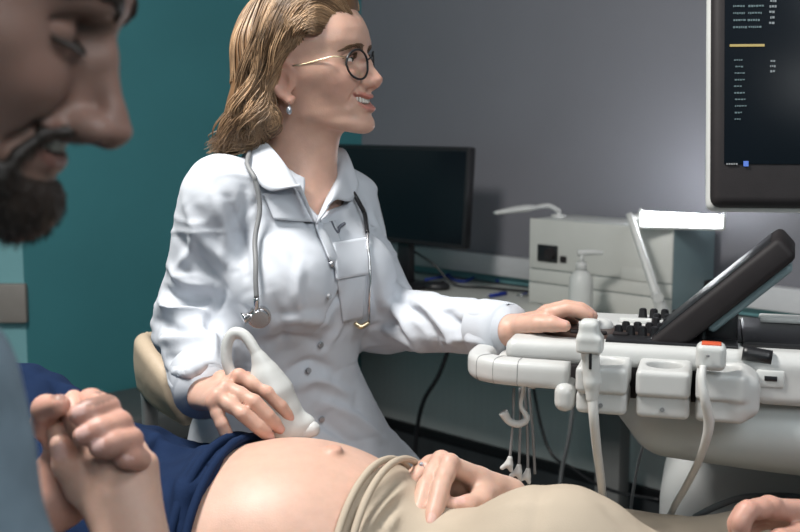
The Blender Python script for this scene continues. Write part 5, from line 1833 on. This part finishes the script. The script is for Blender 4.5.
# beige trousers with a turned-down waistband
wA = PX(405, 467, 1.40); wn = np.array([-1.0, 0.42, -0.05])
S = Sdf(); pat_torso(S, 0.009); pat_legs(S, 0.0)
S.plane(wA, wn, 0.006)
for a in (p_legs[0][3], p_legs[1][3]):
    a = np.array(a); S.box(a + [0.12, 0, 0.0], (0.12, 0.09, 0.25), 0.002, None, 0.004, 's')
v, q = S.mesh(0.005, smooth=1)
v = strokes(v, q, [([(402, 476), (380, 498), (352, 530)], -0.007, 0.008), ([(404, 484), (385, 505), (365, 531)], 0.008, 0.008),
                   ([(400, 498), (388, 512), (375, 530)], -0.007, 0.007), ([(398, 512), (392, 522), (386, 531)], 0.006, 0.007),
                   ([(470, 520), (520, 505), (560, 505)], 0.003, 0.012), ([(600, 503), (620, 520), (640, 530)], -0.003, 0.012)])
v = v + vnormals(v, q) * (noise3(v, 18) * 0.0035 - 0.0035 * creases(v * [1.0, 0.5, 1], 9, 0.10, 4))[:, None]
link('beige_trousers', np_mesh('beige_trousers', v, q), M['beige'], pat)
wp = []
S2 = Sdf(); pat_torso(S2, 0.0)
R_ = np.array(V3(-wn).to_track_quat('X', 'Z').to_matrix())
cen = np.array([wA[0] - (1.40 - 1.345) * 0.42, 1.345, 0.74])
for t in np.linspace(-0.25 * PI, 1.25 * PI, 40):
    d = R_ @ np.array([0, math.cos(t), math.sin(t)])
    lo_, hi_ = 0.0, 0.4
    for _ in range(30):
        m_ = (lo_ + hi_) / 2
        if S2.eval((cen + d * m_)[None])[0] < 0: lo_ = m_
        else: hi_ = m_
    wp.append(cen + d * (lo_ + 0.007))
wp = np.array(wp)
tube_obj('waistband', wp + [0.010, 0, 0], 0.0045, M['beige'], pat, 90, 12)
tube_obj('waistband', wp + [0.028, 0, 0.0], 0.0045, M['beige'], pat, 90, 12)

# ring on the hand that lies on the trousers
rp = kn_t[2] * 0.62 + fg_t[2][0] * 0.38
rax = (fg_t[2][0] - kn_t[2]); rax /= np.linalg.norm(rax)
RR = np.array(V3(rax).to_track_quat('Z', 'Y').to_matrix())
rg_ = empty('finger_ring', rp, 'thin pale ring on the hand resting on the beige trousers', 'ring')
tube_obj('band', [rp + RR @ np.array([0.0106 * math.cos(t), 0.0106 * math.sin(t), 0]) for t in np.linspace(0, 2 * PI, 28, endpoint=False)], 0.0013, M['steel'], rg_, sides=8, closed=True, smooth_path=False)
v, q = Sdf().ell(rp + np.array([-0.002, -0.004, 0.0115]), (0.0028, 0.0028, 0.0028)).mesh(0.0008, smooth=0)
link('stone', np_mesh('stone', v, q), M['earring'], rg_)

# couch
co = empty('examination_couch', (0.0, 1.29, 0), 'examination couch under the reclining pregnant person', 'couch')
S = Sdf(); S.box((0.13, 1.33, 0.540), (0.80, 0.225, 0.05), 0.03)
v, q = S.mesh(0.012, smooth=1); link('mattress', np_mesh('mattress', v, q), M['bench'], co)
rr = Matrix.Rotation(math.radians(24), 4, 'Y')
box_obj('backrest', (-0.72, 1.40, 0.70), (0.52, 0.42, 0.09), M['bench'], co, 0.03, rr, 3)
box_obj('frame', (0.0, 1.33, 0.465), (1.7, 0.38, 0.05), M['grey_metal'], co, 0.006)
for x in (-0.7, 0.75):
    for y in (1.17, 1.49):
        box_obj('leg', (x, y, 0.22), (0.05, 0.05, 0.44), M['grey_metal'], co, 0.006)
# ------------------------------------------------------------ the bearded man, close to the camera
man = empty('person', (-0.42, 0.72, 0), 'bearded man in a grey-blue shirt, in profile close to the camera, holding a hand', 'person')
MR = axes(math.radians(2), math.radians(-18))
MS = 1.10
MO = PX(119, 131, 0.70) - MR @ (np.array([0.0855 + 0.0255 * 1.15, 0, -0.036 - 0.007]) * MS)
mh = Head(MO, MR, MS, True, smile=1.1, jaw=1.05, nose=1.15, fore=-0.008, tip_up=-0.007, tip_r=0.8, open=1.4)
m_nb = np.array([-0.42, 0.715, 1.20])
m_sh_n = np.array([-0.270, 0.57, 1.15]); m_el_n = np.array([-0.225, 0.60, 0.86]); m_wr_n = np.array([-0.09, 0.80, 0.73])
m_sh_f = np.array([-0.42, 0.90, 1.08]); m_el_f = np.array([-0.46, 0.90, 0.84]); m_wr_f = PX(58, 492, 0.985)
kn_m = [PX(90, 402, 0.985), PX(103, 412, 0.988), PX(112, 428, 0.988), PX(118, 446, 0.982)]
fg_m = [[PX(107, 408, 0.945), PX(92, 411, 0.926), PX(77, 415, 0.922)],
        [PX(119, 424, 0.938), PX(101, 430, 0.916), PX(82, 436, 0.913)],
        [PX(130, 440, 0.935), PX(114, 444, 0.911), PX(98, 448, 0.909)],
        [PX(139, 459, 0.940), PX(131, 457, 0.924), PX(122, 457, 0.919)]]
th_m = [PX(66, 445, 1.0), PX(46, 425, 0.985), PX(46, 409, 0.965), PX(60, 405, 0.945)]


def man_torso(S, e=0.0):
    S.cone(m_sh_n * 0.8 + m_nb * 0.2 + [-0.03, 0, -0.01], m_sh_f * 0.85 + m_nb * 0.15 + [-0.02, 0, 0], 0.065 + e, 0.065 + e, 0.04)
    S.cone(m_nb + [-0.02, 0, -0.06], (-0.44, 0.71, 1.0), 0.09 + e, 0.12 + e, 0.05)
    S.cone((-0.44, 0.63, 0.98), (-0.47, 0.64, 0.70), 0.11 + e, 0.11 + e, 0.06)
    S.cone((-0.44, 0.80, 0.98), (-0.47, 0.79, 0.70), 0.11 + e, 0.11 + e, 0.06)


m_legs = [((-0.45, 0.62, 0.62), (-0.06, 0.60, 0.58), (-0.08, 0.60, 0.09)), ((-0.45, 0.81, 0.62), (-0.06, 0.84, 0.58), (-0.08, 0.84, 0.09))]
S = Sdf()
mh.add(S)
S.cone(mh.pt(-0.035, 0, -0.05), m_nb + [0, 0, 0.0], 0.060, 0.064, 0.03)
man_torso(S, -0.004)
S.cone(m_sh_n, m_el_n, 0.054, 0.043, 0.03); S.cone(m_el_n, m_wr_n, 0.043, 0.028, 0.02)
S.cone(m_sh_f, m_el_f, 0.054, 0.043, 0.03); S.cone(m_el_f, m_wr_f, 0.043, 0.029, 0.02)
nlm = add_hand(S, m_wr_f, kn_m, fg_m, th_m, (0.5, 0.6, 0.6), 1.08, None, palm_k=0.014, nd=(-0.25, -0.85, 0.45))
kn_n = [m_wr_n + np.array(d) for d in ((0.075, 0.065, -0.012), (0.085, 0.045, -0.01), (0.085, 0.025, -0.012), (0.078, 0.005, -0.018))]
fg_n = [[k + np.array([0.040, 0.012, -0.008]), k + np.array([0.060, 0.015, -0.022]), k + np.array([0.072, 0.016, -0.038])] for k in kn_n]
th_n = [m_wr_n + np.array([0.02, 0.03, -0.01]), m_wr_n + np.array([0.05, 0.075, -0.02]), m_wr_n + np.array([0.075, 0.09, -0.028]), m_wr_n + np.array([0.10, 0.095, -0.035])]
nln = add_hand(S, m_wr_n, kn_n, fg_n, th_n, (-0.1, -0.1, 1), 1.05, None)
for a, b, c in m_legs:
    S.cone(a, b, 0.085, 0.058, 0.04); S.cone(b, c, 0.055, 0.038, 0.02); S.cone(np.array(c) + [-0.03, 0, -0.05], np.array(c) + [0.17, 0, -0.06], 0.036, 0.026, 0.02)
v, q = S.mesh(0.0024, smooth=1)
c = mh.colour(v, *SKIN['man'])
# stubble: pigment of the shaved and bearded skin
L = mh.loc(v); Sx = np.stack([L[:, 0], np.abs(L[:, 1]), L[:, 2]], 1)
line = np.interp(Sx[:, 0], [-0.02, 0.02, 0.05, 0.075, 0.1], [0.0, -0.030, -0.056, -0.070, -0.078])
w = np.clip((line - Sx[:, 2]) / 0.02, 0, 1) * (Sx[:, 0] > -0.05) * np.clip((Sx[:, 2] + 0.15) / 0.02, 0, 1) * (np.abs(L).max(1) < 0.16) * 0.6
c = c * (1 - w[:, None]) + np.array((0.05, 0.03, 0.022)) * w[:, None]
hm = np.array(SKIN['patient'][0]) * 0.55 + np.array(SKIN['patient'][2]) * 0.45  # far hand toned lighter than his face, light put into the colour
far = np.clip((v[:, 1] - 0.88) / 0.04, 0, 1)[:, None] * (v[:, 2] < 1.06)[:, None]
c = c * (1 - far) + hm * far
c = hand_colour(v, c, nlm + nln, kn_m + [f[0] for f in fg_m], SKIN['patient'][2], (0.72, 0.47, 0.42), 1.05)
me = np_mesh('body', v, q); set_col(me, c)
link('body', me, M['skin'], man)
head_extras(mh, man, True, M['hair_dark'], 0.0011, n=260, open_eye=False)

# beard and moustache: a soft mass with short hairs over it
def beard_fn(P):
    L = mh.loc(P)
    d = mh.fn(P) - 0.0040
    x, y, z = L[:, 0], np.abs(L[:, 1]), L[:, 2]
    ln = np.interp(x, [-0.02, 0.02, 0.05, 0.078, 0.1], [-0.018, -0.046, -0.068, -0.080, -0.083])
    d = smax(d, (z - ln) * 0.8, 0.006)
    d = smax(d, -(x + 0.025), 0.006)
    return d
S = Sdf()
S.add(beard_fn, MO - 0.19, MO + 0.19, 0.004)
S.ell(mh.pt(0.072, 0, -0.106), (0.018, 0.026, 0.019), MR, 0.014)
for sg in (-1, 1):
    S.chain([mh.pt(0.0955, 0.003 * sg, -0.0495), mh.pt(0.0915, 0.014 * sg, -0.051), mh.pt(0.081, 0.025 * sg, -0.056), mh.pt(0.073, 0.032 * sg, -0.070), mh.pt(0.070, 0.034 * sg, -0.085)],
            [0.0038 * 1.06, 0.0046, 0.0046, 0.0045, 0.006], 0.006, 0.004)
v, q = S.mesh(0.0022, smooth=1)
N = vnormals(v, q)
v = v + N * (noise3(v, 260) * 0.0007)[:, None]
beard = link('beard', np_mesh('beard', v, q), M['hair_dark'], man)
rg = np.random.default_rng(8)
fa = v[q[:, 0]]; ids = rg.choice(len(v), 3800, replace=False)
lst = []
dn = MR @ np.array([0.25, 0, -1.0])
for i in ids:
    p = v[i]; n = N[i]
    d = n * 0.45 + dn * 1.0 + rg.normal(size=3) * 0.25
    d /= np.linalg.norm(d)
    ln = rg.uniform(0.002, 0.005)
    pts = np.array([p - n * 0.001, p + d * ln * 0.5, p + d * ln + dn * ln * 0.2])
    lst.append(tube_arrays(pts, np.array([0.00045, 0.0004, 0.0001]), 3, caps=False))
vv, qq = join_arrays(lst)
link('beard_hairs', np_mesh('beard_hairs', vv, qq), M['hair_dark'], beard)
# hair of the head
def man_hair_fn(P):
    L = mh.loc(P)
    d = mh.fn(P) - 0.009
    ln = np.interp(L[:, 0], [-0.1, -0.06, -0.03, -0.022, 0.0, 0.02, 0.05, 0.085], [-0.065, -0.06, -0.03, 0.012, 0.015, 0.03, 0.055, 0.078])
    return smax(d, (ln - L[:, 2]) * 0.8, 0.006)
S = Sdf(); S.add(man_hair_fn, MO - 0.19, MO + 0.19, 0.004)
v, q = S.mesh(0.004, smooth=1); v = v + vnormals(v, q) * (noise3(v * [1, 3, 1], 90) * 0.003)[:, None]
link('hair', np_mesh('hair', v, q), M['hair_dark'], man)

# shirt
S = Sdf(); man_torso(S, 0.010)
S.cone(m_sh_n, m_el_n, 0.068, 0.058, 0.04); S.cone(m_el_n, m_el_n * 0.25 + m_wr_n * 0.75, 0.058, 0.045, 0.03)
S.cone(m_sh_f, m_el_f, 0.068, 0.058, 0.04); S.cone(m_el_f, m_el_f * 0.35 + m_wr_f * 0.65, 0.056, 0.045, 0.03)
S.cone(m_nb + [0, 0, -0.03], m_nb + [0.03, 0, 0.12], 0.066, 0.085, 0.006, 's')
v, q = S.mesh(0.005, smooth=1)
v = v + vnormals(v, q) * (noise3(v, 22) * 0.006)[:, None]
sh = link('shirt', np_mesh('shirt', v, q), M['shirt_blue'], man)
cl = []
for t in np.linspace(-0.75 * PI, 0.75 * PI, 30):
    cl.append(m_nb + np.array([-0.078 * math.cos(t) + 0.012, 0.078 * math.sin(t), 0.030 - 0.022 * (1 - math.cos(t)) / 2 * 1.5]))
tube_obj('collar', cl, 0.014, M['shirt_blue'], man, 60, 10, flat=1.6, up=(0, 0, 1))
# trousers, shoes
S = Sdf()
S.ell((-0.47, 0.715, 0.64), (0.135, 0.20, 0.11), None, 0.04)
for a, b, c in m_legs:
    S.cone(a, b, 0.095, 0.07, 0.04); S.cone(b, np.array(c) + [0, 0, 0.02], 0.068, 0.055, 0.02)
v, q = S.mesh(0.007, smooth=1); link('trousers', np_mesh('trousers', v, q), M['jeans'], man)
for a, b, c in m_legs:
    S = Sdf(); S.cone(np.array(c) + [-0.03, 0, -0.048], np.array(c) + [0.18, 0, -0.055], 0.044, 0.036, 0.02); S.plane((0, 0, 0.002), (0, 0, -1), 0.002)
    v, q = S.mesh(0.006); link('shoe', np_mesh('shoe', v, q), M['black'], man)
st = empty('round_stool', (-0.47, 0.715, 0), 'round stool under the bearded man', 'stool')
tube_obj('seat', [(-0.47, 0.715, 0.47), (-0.47, 0.715, 0.475), (-0.47, 0.715, 0.515), (-0.47, 0.715, 0.525)], [0.15, 0.18, 0.18, 0.16], M['bench'], st, 5, 36, smooth_path=False)
tube_obj('column', [(-0.47, 0.715, 0.02), (-0.47, 0.715, 0.47)], 0.025, M['grey_metal'], st, 3, 16)
tube_obj('base', [(-0.47, 0.715, 0.002), (-0.47, 0.715, 0.02), (-0.47, 0.715, 0.03)], [0.2, 0.2, 0.05], M['grey_metal'], st, 4, 36, smooth_path=False)

# ------------------------------------------------------------ hand at the lower right
hp = empty('person', PX(790, 515, 1.2), 'person seen only as a bare hand resting on the beige trouser leg', 'person')
w_r = PX(842, 517, 1.235)
kn_r2 = [PX(772, 507, 1.165), PX(768, 506, 1.185), PX(768, 511, 1.205), PX(772, 518, 1.22)]
fg_r2 = [[PX(748, 510, 1.145), PX(740, 522, 1.14), PX(742, 534, 1.14)], [PX(745, 512, 1.172), PX(737, 524, 1.168), PX(739, 536, 1.168)],
         [PX(746, 518, 1.197), PX(739, 528, 1.195), PX(741, 538, 1.195)], [PX(752, 524, 1.217), PX(746, 533, 1.215), PX(748, 542, 1.215)]]
th_r2 = [PX(822, 530, 1.20), PX(798, 536, 1.16), PX(780, 540, 1.14), PX(764, 543, 1.13)]
S = Sdf()
nl3 = add_hand(S, w_r, kn_r2, fg_r2, th_r2, (0, -0.3, 1), 1.02, [np.array([0.66, 1.24, 0.875]), np.array([0.86, 1.20, 0.90])])
v, q = S.mesh(0.0024, smooth=1)
c = np.tile(np.array(SKIN['patient'][2]) * 0.5 + np.array(SKIN['patient'][0]) * 0.5, (len(v), 1))
c = hand_colour(v, c, nl3, kn_r2 + [f[0] for f in fg_r2], SKIN['patient'][2], (0.66, 0.42, 0.36), 1.0)
me = np_mesh('body', v, q); set_col(me, c)
link('body', me, M['skin'], hp)
S = Sdf(); S.cone((0.72, 1.228, 0.882), (0.90, 1.19, 0.905), 0.05, 0.06, 0.02)
v, q = S.mesh(0.005, smooth=1); v = v + vnormals(v, q) * (noise3(v, 30) * 0.004)[:, None]
link('sleeve', np_mesh('sleeve', v, q), M['shirt_blue'], hp)
